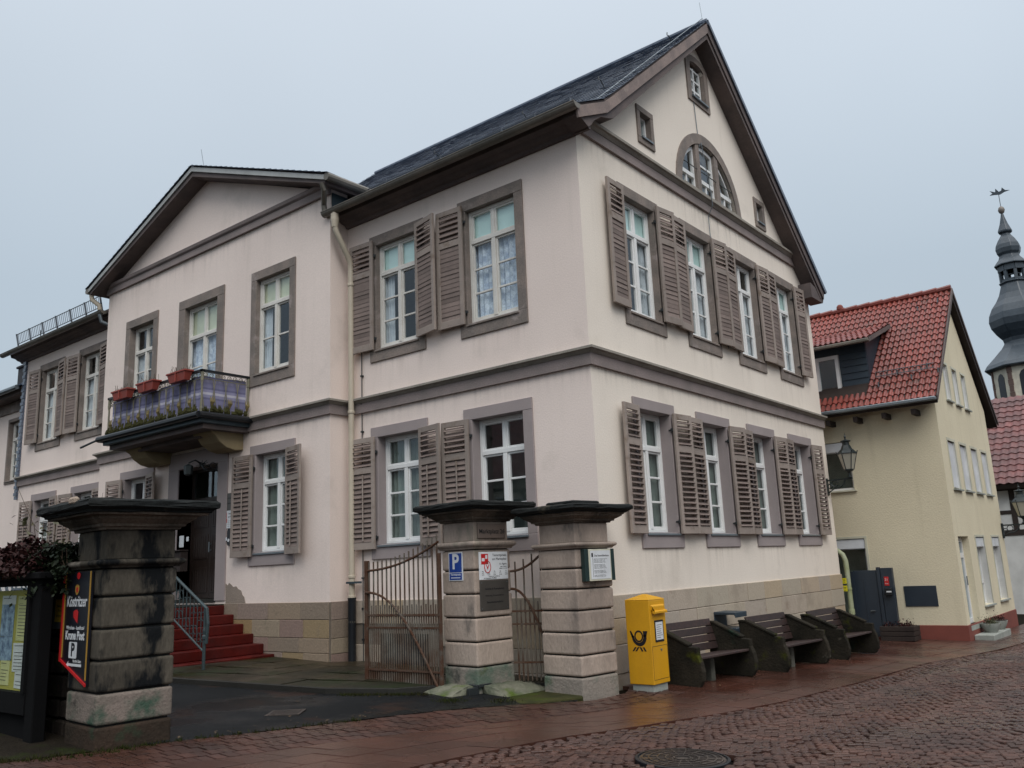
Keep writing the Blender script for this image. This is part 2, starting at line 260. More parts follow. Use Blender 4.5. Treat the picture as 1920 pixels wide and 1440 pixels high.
# ------------------------------------------------------------------ mesh helpers
class MB:
    def __init__(s): s.v = []; s.f = []
    def add(s, vs, fs, T=None):
        o = len(s.v)
        s.v += [tuple(T @ Vector(p)) for p in vs] if T is not None else [tuple(p) for p in vs]
        s.f += [tuple(i + o for i in f) for f in fs]; return s
    def box(s, x0, x1, y0, y1, z0, z1, T=None):
        v = [(x0, y0, z0), (x1, y0, z0), (x1, y1, z0), (x0, y1, z0), (x0, y0, z1), (x1, y0, z1), (x1, y1, z1), (x0, y1, z1)]
        return s.add(v, [(3, 2, 1, 0), (4, 5, 6, 7), (0, 1, 5, 4), (1, 2, 6, 5), (2, 3, 7, 6), (3, 0, 4, 7)], T)
    def quad(s, a, b, c, d): return s.add([a, b, c, d], [(0, 1, 2, 3)])
    def prism(s, poly, d0, d1, T=None):           # polygon in local x,z extruded along y
        n = len(poly)
        v = [(x, d0, z) for x, z in poly] + [(x, d1, z) for x, z in poly]
        f = [tuple(range(n)), tuple(range(2 * n - 1, n - 1, -1))] + [(i, i + n, (i + 1) % n + n, (i + 1) % n) for i in range(n)]
        return s.add(v, f, T)
    def tube(s, path, r, n=8, closed=False, T=None):
        P = [Vector(p) for p in path]; k = len(P); v = []; f = []
        up = None
        for i, p in enumerate(P):
            a = P[(i - 1) % k] if (closed or i > 0) else p; b = P[(i + 1) % k] if (closed or i < k - 1) else p
            t = (b - a).normalized()
            if up is None:
                up = Vector((0, 0, 1)) if abs(t.z) < 0.9 else Vector((1, 0, 0))
            x = t.cross(up)
            if x.length < 1e-4: x = t.cross(Vector((0.3, 1, 0.2)))
            x.normalize(); y = x.cross(t).normalized(); up = y
            rr = r[i] if isinstance(r, (list, tuple)) else r
            for j in range(n):
                q = 2 * math.pi * (j + 0.5) / n
                v.append(tuple(p + x * math.cos(q) * rr + y * math.sin(q) * rr))
        for i in range(k if closed else k - 1):
            for j in range(n):
                a = i * n + j; b = i * n + (j + 1) % n; c = ((i + 1) % k) * n + (j + 1) % n; d = ((i + 1) % k) * n + j
                f.append((a, b, c, d))
        if not closed:
            f.append(tuple(range(n - 1, -1, -1))); f.append(tuple(range((k - 1) * n, k * n)))
        return s.add(v, f, T)
    def lathe(s, prof, n=16, c=(0, 0), a0=0.0, T=None):
        v = []; f = []; k = len(prof)
        for r, z in prof:
            for j in range(n):
                q = a0 + 2 * math.pi * j / n; v.append((c[0] + r * math.cos(q), c[1] + r * math.sin(q), z))
        for i in range(k - 1):
            for j in range(n): f.append((i * n + j, i * n + (j + 1) % n, (i + 1) * n + (j + 1) % n, (i + 1) * n + j))
        f.append(tuple(range(n - 1, -1, -1))); f.append(tuple(range((k - 1) * n, k * n)))
        return s.add(v, f, T)
    def sweep(s, path, prof, caps=True):          # plan path, profile of (out, z); outward is the right-hand side of the path
        n = len(path); m = len(prof); v = []
        def nrm(a, b):
            d = Vector((b[0] - a[0], b[1] - a[1])).normalized(); return Vector((d.y, -d.x))
        for i, p in enumerate(path):
            if i == 0: w = nrm(p, path[1])
            elif i == n - 1: w = nrm(path[-2], p)
            else:
                a = nrm(path[i - 1], p); b = nrm(p, path[i + 1]); w = (a + b) / (1 + a.dot(b))
            v += [(p[0] + w.x * o, p[1] + w.y * o, z) for o, z in prof]
        f = [(i * m + j, (i + 1) * m + j, (i + 1) * m + (j + 1) % m, i * m + (j + 1) % m) for i in range(n - 1) for j in range(m)]
        if caps: f += [tuple(range(m)), tuple(range(n * m - 1, (n - 1) * m - 1, -1))]
        return s.add(v, f)
    def mesh(s, name, bevel=0.0, smooth=False, seg=1):
        me = bpy.data.meshes.new(name); me.from_pydata(s.v, [], s.f)
        bm = bmesh.new(); bm.from_mesh(me)
        bmesh.ops.recalc_face_normals(bm, faces=bm.faces)
        if bevel: bmesh.ops.bevel(bm, geom=[e for e in bm.edges if e.calc_face_angle(0) > 0.6], offset=bevel, segments=seg, affect='EDGES', profile=0.5)
        bm.to_mesh(me); bm.free()
        if smooth:
            me.polygons.foreach_set('use_smooth', [True] * len(me.polygons)); me.set_sharp_from_angle(angle=R(40))
        return me

def O(name, me, m=None, parent=None, T=None):
    if isinstance(me, MB): me = me.mesh(name)
    if m is not None and not me.materials: me.materials.append(M[m] if isinstance(m, str) else m)
    o = bpy.data.objects.new(name, me); COL.objects.link(o)
    if parent is not None: o.parent = parent
    if T is not None: o.matrix_basis = T
    return o
def E(name, parent=None, T=None):
    o = bpy.data.objects.new(name, None); COL.objects.link(o); o.empty_display_size = 0.2
    if parent is not None: o.parent = parent
    if T is not None: o.matrix_basis = T
    return o
def tag(o, label, cat, group=None, kind=None):
    o['label'] = label; o['category'] = cat
    if group: o['group'] = group
    if kind: o['kind'] = kind
    return o
def struct(o): o['kind'] = 'structure'; return o
def stuff(o): o['kind'] = 'stuff'; return o
def copy_tree(o, parent=None):
    c = o.copy(); COL.objects.link(c)
    if parent is not None: c.parent = parent
    for ch in list(o.children): copy_tree(ch, c)
    return c
def thing(name, label, cat, loc=(0, 0, 0), rz=0.0, group=None):
    return tag(E(name, None, Matrix.Translation(loc) @ Matrix.Rotation(R(rz), 4, 'Z')), label, cat, group)
TR = lambda x, y, z: Matrix.Translation((x, y, z))
RZ = lambda a: Matrix.Rotation(R(a), 4, 'Z')
RX = lambda a: Matrix.Rotation(R(a), 4, 'X')
RY = lambda a: Matrix.Rotation(R(a), 4, 'Y')
CACHE = {}
def cached(key, fn):
    if key not in CACHE: CACHE[key] = fn()
    return CACHE[key]
def text(s, size, parent, T, m, name='lettering', ax='CENTER', sx=1.0, shear=0.0, bold=0.0, lw=None):
    cu = bpy.data.curves.new(name, 'FONT'); cu.body = s; cu.size = size; cu.align_x = ax; cu.align_y = 'CENTER'
    cu.extrude = 0.0006; cu.offset = bold; cu.shear = shear; cu.resolution_u = 3
    tmp = bpy.data.objects.new(name, cu); me = bpy.data.meshes.new_from_object(tmp); bpy.data.objects.remove(tmp)
    me.materials.clear(); me.materials.append(M[m])
    o = bpy.data.objects.new(name, me); COL.objects.link(o); o.parent = parent
    o.matrix_basis = T @ Matrix.Rotation(R(90), 4, 'X') @ Matrix.Diagonal((sx, 1, 1, 1))
    return o

def gz(x, y):                                    # height of the street: falls gently to the right and down the street
    x = max(-40, min(40, x)); y = max(-30, min(60, y))
    s = max(0, min(1, (y - 4) / 5)); s = s * s * (3 - 2 * s)
    return -0.4213 - 0.028 * x - 0.0157 * y - 0.06 * s
def inpoly(x, y, P):
    c = False; n = len(P)
    for i in range(n):
        x1, y1 = P[i]; x2, y2 = P[i - 1]
        if (y1 > y) != (y2 > y) and x < (x2 - x1) * (y - y1) / (y2 - y1) + x1: c = not c
    return c
def resample(pl, n):
    d = [0]
    for a, b in zip(pl, pl[1:]): d.append(d[-1] + math.hypot(b[0] - a[0], b[1] - a[1]))
    out = []
    for i in range(n + 1):
        t = d[-1] * i / n; k = 0
        while k < len(d) - 2 and d[k + 1] < t: k += 1
        w = (t - d[k]) / (d[k + 1] - d[k]); out.append((pl[k][0] + (pl[k + 1][0] - pl[k][0]) * w, pl[k][1] + (pl[k + 1][1] - pl[k][1]) * w))
    return out
def inview(x, y, z=None, mg=260):
    px, py = pix((x, y, gz(x, y) if z is None else z))
    return -mg < px < 1920 + mg and -mg < py < 1440 + mg

# ------------------------------------------------------------------ ground, street, pavement
def ground_sheet():
    m = MB(); xs = [-400, -120, -40] + [i * 2.0 for i in range(-19, 20)] + [40, 120, 400]; ys = [-400, -100, -30] + [i * 2.0 for i in range(-14, 30)] + [60, 150, 500]
    for y in ys:
        for x in xs: m.v.append((x, y, gz(x, y) - 0.055))
    n = len(xs)
    m.f = [(j * n + i, j * n + i + 1, (j + 1) * n + i + 1, (j + 1) * n + i) for j in range(len(ys) - 1) for i in range(n - 1)]
    return m
struct(O('ground', ground_sheet(), 'joint'))
BL = [(0.9, -7.5), (1.1, -5.6), (1.2, -4.44), (1.3, -3.73), (1.46, -2.95), (1.70, -2.27), (2.05, -0.97), (2.25, -0.06), (2.46, 2.11), (2.62, 5.3), (3.05, 9.0), (3.3, 14.0), (3.6, 24.0)]
S1 = [(-2.0, -7.5), (-1.62, -6.2), (-1.42, -5.3), (-1.06, -4.19), (-0.63, -2.77), (-0.42, -2.3)]
S2 = [(-0.95, -7.5), (-0.68, -6.4), (-0.42, -5.5), (-0.22, -4.65), (-0.02, -4.0), (0.28, -3.2), (0.52, -2.55)]
def bx(y):
    for a, b in zip(BL, BL[1:]):
        if a[1] <= y <= b[1]: return a[0] + (b[0] - a[0]) * (y - a[1]) / (b[1] - a[1])
    return 3.6
street = struct(E('street'))
def setts():
    items = []; s = 0.080; Wd = 1.05
    for lane in range(-3, 19):
        uc = 1.2 + lane * Wd
        for j in range(-110, 460):
            n = int(Wd / s)
            for i in range(n):
                u = (i + 0.5 * (1 + j % 2) - .25) / n * Wd - Wd / 2
                Rr = 0.80 * Wd; off = math.sqrt(Rr * Rr - u * u) - Rr
                x = uc + u + random.uniform(-.008, .008); y = j * s * 1.02 - off * 0.9 + random.uniform(-.008, .008) - 1.5 + (lane % 2) * 0.05
                x, y = x * 0.985 + y * 0.05, y          # lanes run slightly aslant down the street
                if y < -6.5 or y > 23 or x < bx(y) + 0.02 or x > 13: continue
                if math.hypot(x - 2.76, y + 3.20) < 0.42: continue
                if not inview(x, y): continue
                a = math.atan2(u, Rr) * -0.9 + random.uniform(-.09, .09)
                items.append((x, y, a, s * random.uniform(0.82, 1.0), s * random.uniform(0.84, 0.97), random.uniform(-.008, .008)))
    return items
def sett_geo(m, x, y, z, a, w, d, dz, wid=None):
    c, sn = math.cos(a), math.sin(a); vs = []
    for k, (ins, h) in enumerate(((0.0, -0.05), (0.002, -0.007), (0.010, 0.0))):
        for sx_, sy_ in ((-1, -1), (1, -1), (1, 1), (-1, 1)):
            lx = sx_ * (w / 2 - ins) * (1 + 0.07 * math.sin(x * 91 + sx_ * 2 + sy_)); ly = sy_ * (d / 2 - ins) * (1 + 0.07 * math.sin(y * 83 + sy_ * 3 + sx_))
            vs.append((x + lx * c - ly * sn, y + lx * sn + ly * c, z + h + dz))
    fs = [(k * 4 + i, k * 4 + (i + 1) % 4, k * 4 + 4 + (i + 1) % 4, k * 4 + 4 + i) for k in (0, 1) for i in range(4)] + [(8, 9, 10, 11)]
    m.add(vs, fs)
ST = setts()
def near(t):
    px, py = pix((t[0], t[1], gz(t[0], t[1])))
    return math.hypot(t[0] - CPOS.x, t[1] - CPOS.y) if (0 < px < 1920 and 0 < py < 1440) else 1e3
ST.sort(key=near)
sm = [None] * 12
for k in range(12):
    q = MB(); sett_geo(q, k * 0.37, k * 0.71, 0, 0, 1, 1, 0)
    q = MB(); q0 = MB(); sett_geo(q0, 0.0, 0.0, 0, 0, 0.1 , 0.1, 0)
    q.v = [(x * random.uniform(.93, 1.05), y * random.uniform(.93, 1.05), z + (random.uniform(-.003, .003) if i > 7 else 0)) for i, (x, y, z) in enumerate(q0.v)]; q.f = q0.f
    sm[k] = q.mesh('sett')
for i, (x, y, a, w, d, dz) in enumerate(ST[:290]):
    O('sett', sm[i % 12], 'sett', street, TR(x, y, gz(x, y) + dz) @ Matrix.Rotation(a, 4, 'Z') @ Matrix.Diagonal((w / 0.1, d / 0.1, 1, 1)))
fm = [MB() for _ in range(7)]
for i, (x, y, a, w, d, dz) in enumerate(ST[290:]): sett_geo(fm[random.randrange(7)], x, y, gz(x, y), a, w, d, dz)
allm = MB()
for q in fm: allm.add(q.v, q.f)
me = allm.mesh('sett_paving')
# sett-to-sett colour differences as a per-face random attribute
M['sett_field'] = mat('porphyry_sett_field', (0.078, 0.036, 0.026), 0.42, (0.05, 0.028, 0.023), 1.1, 0.2, 60, 0.35, 60, spec=0.35, wet=(0.9, 0.22, 0.55))
def rand_island(m, lo, hi):
    n = m.node_tree.nodes; l = m.node_tree.links; b = n['Principled BSDF']
    src = b.inputs['Base Color'].links[0].from_socket
    g = n.new('ShaderNodeNewGeometry'); mr = n.new('ShaderNodeMapRange'); mr.inputs['To Min'].default_value = lo; mr.inputs['To Max'].default_value = hi
    l.new(g.outputs['Random Per Island'], mr.inputs['Value'])
    cb = n.new('ShaderNodeCombineColor')
    for k in ('Red', 'Green', 'Blue'): l.new(mr.outputs[0], cb.inputs[k])
    x = n.new('ShaderNodeMix'); x.data_type = 'RGBA'; x.blend_type = 'MULTIPLY'; x.inputs['Factor'].default_value = 1
    l.new(src, x.inputs['A']); l.new(cb.outputs[0], x.inputs['B']); l.new(x.outputs['Result'], b.inputs['Base Color'])
rand_island(M['sett_field'], 0.7, 1.3)
stuff(O('sett_paving', me, 'sett_field', street))
# the street goes on behind the built setts
q = MB(); q.add([(3.2, 22.9, gz(3.2, 22.9) - 0.012), (14, 22.9, gz(14, 22.9) - 0.012), (30, 60, gz(30, 60) - 0.012), (3.8, 60, gz(3.8, 60) - 0.012)], [(0, 1, 2, 3)])
O('far_paving', q, 'sett_field', street)

pavement = struct(E('pavement'))
def flagmesh(c, h, j, bev=0.0008):               # one slab from its four corners
    cx = sum(p[0] for p in c) / 4; cy = sum(p[1] for p in c) / 4
    v = []
    for ins, dz in ((j, -0.05), (j, -bev), (j + bev, 0.0)):
        for x, y in c:
            d = math.hypot(x - cx, y - cy); k = 1 - ins * 1.4 / d
            xx, yy = cx + (x - cx) * k, cy + (y - cy) * k; v.append((xx - cx, yy - cy, gz(xx, yy) - gz(cx, cy) + dz))
    m = MB(); m.add(v, [(k * 4 + i, k * 4 + (i + 1) % 4, k * 4 + 4 + (i + 1) % 4, k * 4 + 4 + i) for k in (0, 1) for i in range(4)] + [(8, 9, 10, 11)])
    return m, (cx, cy)
def strip(name, A, B, nl, nw, matn, j, h=0.0, parent=None, stag=0.5, rough=0.002, skip=None):
    A2 = resample(A, nl * 2); B2 = resample(B, nl * 2)
    def P(i, t):
        i = max(0, min(2 * nl, i)); a, b = A2[i], B2[i]; return (a[0] + (b[0] - a[0]) * t, a[1] + (b[1] - a[1]) * t)
    for w in range(nw):
        o = 1 if (w % 2 and stag) else 0
        for i in range(-o, 2 * nl, 2):
            c = [P(i, w / nw), P(i + 2, w / nw), P(i + 2, (w + 1) / nw), P(i, (w + 1) / nw)]
            if c[0] == c[1]: continue
            m, (cx, cy) = flagmesh(c, h, j)
            if not inview(cx, cy, mg=120) or (skip and skip(cx, cy)): continue
            O(name, m, matn, parent, TR(cx, cy, gz(cx, cy) + h + random.uniform(-rough, rough)))
# a band of small brown pavers, then big red slabs out to the setts
strip('paver', S1, S2, 46, 5, 'paver', 0.009, 0, pavement, rough=0.004)
BLs = [p for p in BL if p[1] <= -2.0]
SB = [(x - 0.02, y) for x, y in BLs] + [(1.78, -1.85)]
strip('paving_slab', S2, SB, 13, 4, 'slab', 0.007, 0, pavement)
# beside the pillars and along the gable
IN = [(-0.42, -2.3), (-0.1, -1.75), (0.40, -1.05), (0.42, -0.3), (0.16, 0.2)]
MID = [(0.52, -2.55), (0.85, -1.75), (1.02, -1.05), (1.05, -0.3), (1.0, 0.2)]
strip('paver', IN, MID, 14, 5, 'paver', 0.009, 0, pavement, rough=0.004)
OUT = [(1.78, -1.85), (1.90, -1.45), (2.03, -1.05), (2.18, -0.3), (2.26, 0.2)]
strip('paving_slab', MID, OUT, 6, 3, 'slab', 0.007, 0, pavement)
IN2 = [(0.05, 0.2), (0.05, 4.5), (0.05, 9.3)]
OUT2 = [(2.26, 0.2), (2.44, 2.11), (2.60, 5.3), (3.03, 9.3)]
strip('paving_slab', IN2, OUT2, 24, 6, 'slab', 0.007, 0, pavement)
strip('paving_slab', [(0.05, 9.3), (0.05, 10.3)], [(3.03, 9.3), (3.1, 10.3)], 3, 8, 'slab', 0.007, 0, pavement)
strip('paving_slab', [(2.2, 10.3), (2.2, 20.0)], [(3.1, 10.3), (3.5, 20.0)], 20, 2, 'slab', 0.007, 0, pavement)

# driveway: wet asphalt sheet between the pavers and the raised walk
def sheet(name, A, B, n, k, h, m):
    A2 = resample(A, n); B2 = resample(B, n); q = MB()
    for a, b in zip(A2, B2):
        for j in range(k + 1):
            t = j / k; x = a[0] + (b[0] - a[0]) * t; y = a[1] + (b[1] - a[1]) * t; q.v.append((x, y, gz(x, y) + h))
    q.f = [(i * (k + 1) + j, (i + 1) * (k + 1) + j, (i + 1) * (k + 1) + j + 1, i * (k + 1) + j + 1) for i in range(n) for j in range(k)]
    return struct(O(name, q, m))
KERB = [(-14, -4.5), (-5.22, -3.0), (-2.72, -2.45), (-2.0, -2.0), (-1.72, -1.45), (-1.1, -0.75), (-0.4, -0.25)]
sheet('driveway', [(-14, -5.75), (-2.4, -5.75), (-1.5, -5.6), (-1.09, -4.2), (-0.66, -2.78), (-0.45, -2.3), (-0.1, -1.75), (0.3, -1.2)], [(-14, -4.45), (-8, -3.44), (-5.22, -2.96), (-2.72, -2.41), (-2.0, -1.96), (-1.68, -1.4), (-1.1, -0.7), (0.0, -0.7)], 40, 8, 0.0, 'asphalt')
sheet('driveway_verge', [(-14, -9), (-3, -9), (-2.0, -7.5)], [(-14, -5.7), (-3, -5.7), (-1.6, -5.7)], 10, 3, -0.006, 'verge')
walk = struct(E('walkway'))
WH = 0.065
def walkz(x, y): return gz(x, y) + WH
W0 = resample(KERB, 18); W1 = resample([(-14, -0.5), (-5.2, -0.42), (-5.2, 0.0), (0.0, 0.0)], 18)
for i in range(18):
    for k in range(4):
        c = []
        for ii, t in ((i, k / 4), (i + 1, k / 4), (i + 1, (k + 1) / 4), (i, (k + 1) / 4)):
            a, b = W0[ii], W1[ii]; t2 = t + (0.05 * math.sin(ii * 2.3 + k) if 0 < t < 1 else 0); c.append((a[0] + (b[0] - a[0]) * t2, a[1] + (b[1] - a[1]) * t2))
        m, (cx, cy) = flagmesh(c, 0, 0.008)
        O('flagstone', m, 'flag', walk, TR(cx, cy, gz(cx, cy) + WH - 0.004 + random.uniform(-.006, .006)))
kq = MB(); kn = len(KERB)
kq.sweep(KERB, [(0, -0.6), (0.10, -0.6), (0.10, -0.2), (0, -0.2)])
kq.v = [(x, y, gz(x, y) + (WH if z > -0.4 else -0.08)) for x, y, z in kq.v]
O('kerb', kq, 'kerb', walk)
# earth under the walk
q = MB()
for a, b in zip(W0, W1): q.v += [(a[0], a[1], gz(*a) + 0.02), (b[0], b[1] + .2, gz(*b) + 0.02)]
q.f = [(2 * i, 2 * i + 2, 2 * i + 3, 2 * i + 1) for i in range(18)]
O('walk_bed', q, 'joint', walk)
# moss and grass in the edges
def tufts(pts, n, hgt=0.05):
    m = MB()
    for _ in range(n):
        a = random.choice(pts); x = a[0] + random.gauss(0, a[2]); y = a[1] + random.gauss(0, a[2]); z = gz(x, y) - 0.01 + (a[3] if len(a) > 3 else 0)
        an = random.uniform(0, 6.28); w = random.uniform(.004, .009); h = random.uniform(.3, 1) * hgt; lx, ly = random.gauss(0, .4) * h, random.gauss(0, .4) * h
        m.add([(x - w * math.cos(an), y - w * math.sin(an), z), (x + w * math.cos(an), y + w * math.sin(an), z), (x + lx, y + ly, z + h)], [(0, 1, 2)])
    return m
edge = [(x, y, 0.035) for x, y in resample([(-1.9, -7), (-1.47, -5.5), (-1.09, -4.2), (-0.9, -3.6)], 20)] + [(x, y - 0.12, 0.05) for x, y in resample([(-2.4, -2.35), (-1.6, -1.75)], 8)] * 3 + [(-0.95, -2.05, .10)] * 8 + [(-0.45, -1.7, .08)] * 4 + [(x, y, 0.04) for x, y in resample([(-1.9, -6.9), (-1.5, -6.3), (-1.45, -5.6)], 8)] * 2
stuff(tag(O('grass_tufts', tufts(edge, 2600), 'grass'), 'low mossy grass in the joint between driveway and paving', 'grass'))
# manhole cover and drain
mh = thing('manhole_cover', 'round cast iron manhole cover set in the cobbles', 'manhole cover', (2.76, -3.20, gz(2.76, -3.20)))
mh.rotation_euler = (math.atan(-0.0157), math.atan(0.028), 0)
q = MB(); q.lathe([(0.395, -0.06), (0.395, 0.004), (0.385, 0.007), (0.372, 0.007), (0.372, -0.004), (0.36, -0.004), (0.36, -0.06)], 40); O('ring', q.mesh('ring', 0), 'castiron', mh)
M['mhole'] = mat('cast_iron_cover', (0.042, 0.032, 0.028), 0.45, (0.028, 0.023, 0.021), 4, 0.3, 60, wet=(3, 0.25, 0.5))
q = MB(); q.lathe([(0.36, -0.05), (0.36, 0.001), (0.35, 0.003)], 40)
for rr in (0.07, 0.14, 0.21, 0.28, 0.335):
    q.tube([(rr * math.cos(a * math.pi / 16), rr * math.sin(a * math.pi / 16), 0.004) for a in range(32)], 0.009, 4, True)
for k in range(16):
    a = k * math.pi / 8; q.tube([(0.09 * math.cos(a), 0.09 * math.sin(a), 0.004), (0.34 * math.cos(a), 0.34 * math.sin(a), 0.004)], 0.007, 4)
O('lid', q, 'mhole', mh)
dr = thing('drain_grate', 'small square iron drain grate in the asphalt driveway', 'drain', (-1.89, -3.75, gz(-1.89, -3.75) + 0.004), 40)
q = MB()
for k in range(7): q.box(-.16, .16, -.16 + k * .05, -.135 + k * .05, -.02, 0.008)
O('grate', q, 'mhole', dr); q = MB(); q.box(-.19, -.16, -.19, .19, -.02, .006); q.box(.16, .19, -.19, .19, -.02, .006); q.box(-.16, .16, -.19, -.162, -.02, .006); q.box(-.16, .16, .162, .19, -.02, .006); O('frame', q, 'mhole', dr)
# ------------------------------------------------------------------ the town house
house = thing('town_house', 'large pale pink house with brown shutters, slate gable roof and a balcony over its door', 'house')
FL = Matrix.Identity(4)                                   # courtyard front, facing -y
RD = -0.407
FR = TR(0, RD, 0)                                         # projecting bay with the balcony
FG = Matrix.Rotation(R(90), 4, 'Z')                       # street gable, facing +x
GW = 9.35; XR = -5.22; XL = -13.55; XW = -19.06

def wall(name, parent, F, outer, holes, m, depth=0.3):
    polys = [[Vector((u, 0, z)) for u, z in outer]] + [[Vector((u, 0, z)) for u, z in h] for h in holes]
    flat = [p for q in polys for p in q]
    tris = tessellate_polygon([[Vector((p.x, p.z, 0)) for p in q] for q in polys])
    b = MB(); b.add([F @ p for p in flat], [tuple(t) for t in tris])
    for h in holes:
        n = len(h); vs = [F @ Vector((u, 0, z)) for u, z in h] + [F @ Vector((u, depth, z)) for u, z in h]
        b.add(vs, [(i, (i + 1) % n, (i + 1) % n + n, i + n) for i in range(n)])
    me = bpy.data.meshes.new(name); me.from_pydata(b.v, [], b.f)
    nf = (F.to_3x3() @ Vector((0, -1, 0)))
    bm = bmesh.new(); bm.from_mesh(me)
    for f in bm.faces:
        f.normal_update()
        if abs(f.normal.dot(nf)) > 0.9 and f.normal.dot(nf) < 0: f.normal_flip()
    bm.to_mesh(me); bm.free()
    return O(name, me, m, parent)
def rect(u, w, z0, z1, ins=0.05): return [(u - w / 2 + ins, z0 + ins), (u + w / 2 - ins, z0 + ins), (u + w / 2 - ins, z1 - ins), (u - w / 2 + ins, z1 - ins)]

def surround_mesh(OW, OH, sb, tb, bb, dp):
    m = MB(); x = OW / 2
    m.box(-x, -x + sb, -.028, dp + .05, bb, OH - tb); m.box(x - sb, x, -.028, dp + .05, bb, OH - tb)
    m.box(-x, x, -.030, dp + .05, OH - tb, OH); m.box(-x, x, -.030, dp + .05, 0, bb)
    return m.mesh('surround', 0.006)
def frame_mesh(w, h, tr, rows, fw, sw, mw):
    m = MB(); x = w / 2; zt = h * tr
    m.box(-x, -x + fw, 0, .08, 0, h); m.box(x - fw, x, 0, .08, 0, h)
    m.box(-x + fw, x - fw, 0, .08, 0, fw * 1.15); m.box(-x + fw, x - fw, 0, .08, h - fw, h)
    m.box(-x + fw, x - fw, -.012, .075, zt - fw * .6, zt + fw * .6)
    m.box(-mw / 2, mw / 2, -.008, .07, fw * 1.15, zt - fw * .6); m.box(-mw * .35, mw * .35, .004, .07, zt + fw * .6, h - fw)
    P = []
    for s in (-1, 1):
        a = mw / 2 if s > 0 else -x + fw; b = x - fw if s > 0 else -mw / 2
        z0, z1 = fw * 1.15, zt - fw * .6
        m.box(a, a + sw, .015, .06, z0, z1); m.box(b - sw, b, .015, .06, z0, z1); m.box(a + sw, b - sw, .015, .06, z0, z0 + sw * 1.3); m.box(a + sw, b - sw, .015, .06, z1 - sw, z1)
        zz0, zz1 = z0 + sw * 1.3, z1 - sw; st = (zz1 - zz0) / rows
        for k in range(rows):
            if k: m.box(a + sw, b - sw, .02, .055, zz0 + k * st - .016, zz0 + k * st + .016)
            P.append((a + sw, b - sw, zz0 + k * st + (.012 if k else 0), zz0 + (k + 1) * st - (.012 if k < rows - 1 else 0)))
        z0, z1 = zt + fw * .6, h - fw
        a = mw * .35 if s > 0 else -x + fw; b = x - fw if s > 0 else -mw * .35
        m.box(a, a + sw, .015, .06, z0, z1); m.box(b - sw, b, .015, .06, z0, z1); m.box(a + sw, b - sw, .015, .06, z0, z0 + sw); m.box(a + sw, b - sw, .015, .06, z1 - sw, z1)
        P.append((a + sw, b - sw, z0 + sw, z1 - sw))
    return m.mesh('frame', 0.004), P
def drape_mesh(w, h, amp=.018, k=9, sag=0.0):
    m = MB(); n = 36
    for j in range(2):
        for i in range(n + 1): t = i / n; m.v.append((-w / 2 + w * t, amp * math.sin(t * k * 6.28) + .01 * math.sin(t * 23), j * h))
    m.f = [(i, i + 1, n + 2 + i, n + 1 + i) for i in range(n)]
    return m.mesh('curtain', 0, True)
def window(parent, F, u, zb, OW, OH, sb, tb, bb, dp, style, tr=.72, rows=3, fm='white', sm='mauve', cur=None, tcur=None, split=None):
    w, h = OW - 2 * sb, OH - tb - bb
    W_ = E('window', parent, F @ TR(u, 0, zb))
    O('surround', cached(('sur', OW, OH, sb, tb, bb, dp, sm), lambda: surround_mesh(OW, OH, sb, tb, bb, dp)), sm, W_)
    me, P = cached(('frm', w, h, tr, rows, fm), lambda: frame_mesh(w, h, tr, rows, .055, .032, .075))
    O('frame', me, fm, W_, TR(0, dp, bb))
    def sill():
        m = MB(); m.prism([(-.055, bb - .045), (-.055, bb - .012), (dp + .02, bb + .022), (dp + .02, bb - .045)], -w / 2 - .02, w / 2 + .02, Matrix(((0, 1, 0, 0), (1, 0, 0, 0), (0, 0, 1, 0), (0, 0, 0, 1))))
        return m.mesh('sill', .004)
    O('sill', cached(('sill', w, bb, dp, sm), sill), 'zinc' if sm == 'mauve' else sm, W_)
    for a, b, z0, z1 in P:
        pw, ph = b - a + .01, z1 - z0 + .01
        def pm():
            q = MB(); q.quad((-pw / 2, 0, -ph / 2), (pw / 2, 0, -ph / 2), (pw / 2, 0, ph / 2), (-pw / 2, 0, ph / 2)); return q.mesh('pane')
        O('pane', cached(('pane', round(pw, 3), round(ph, 3)), pm), 'glass', W_, TR((a + b) / 2, dp + .038, bb + (z0 + z1) / 2) @ RZ(random.uniform(-.5, .5)) @ RX(random.uniform(-.6, .6)))
    if cur:
        zt = h * tr - .05
        if cur == 'part':
            for s in (-1, 1): O('curtain', cached(('dr', w, h, 'p'), lambda: drape_mesh(w * .24, h * tr - .02, .03, 4)), 'curtain', W_, TR(s * w * .36, dp + .12, bb + .02))
        else:
            O('curtain', cached(('dr', w, h, cur), lambda: drape_mesh(w - .04, zt if cur != 'greyblind' else h - .05)), cur, W_, TR(0, dp + .11, bb + .03))
    if tcur:
        def tb_():
            q = MB(); q.box(-w / 2 + .03, w / 2 - .03, 0, .004, h * tr, h - .03); return q.mesh('blind')
        O('blind', cached(('tb', w, h, tr), tb_), tcur, W_, TR(0, dp + .075, bb))
    return W_

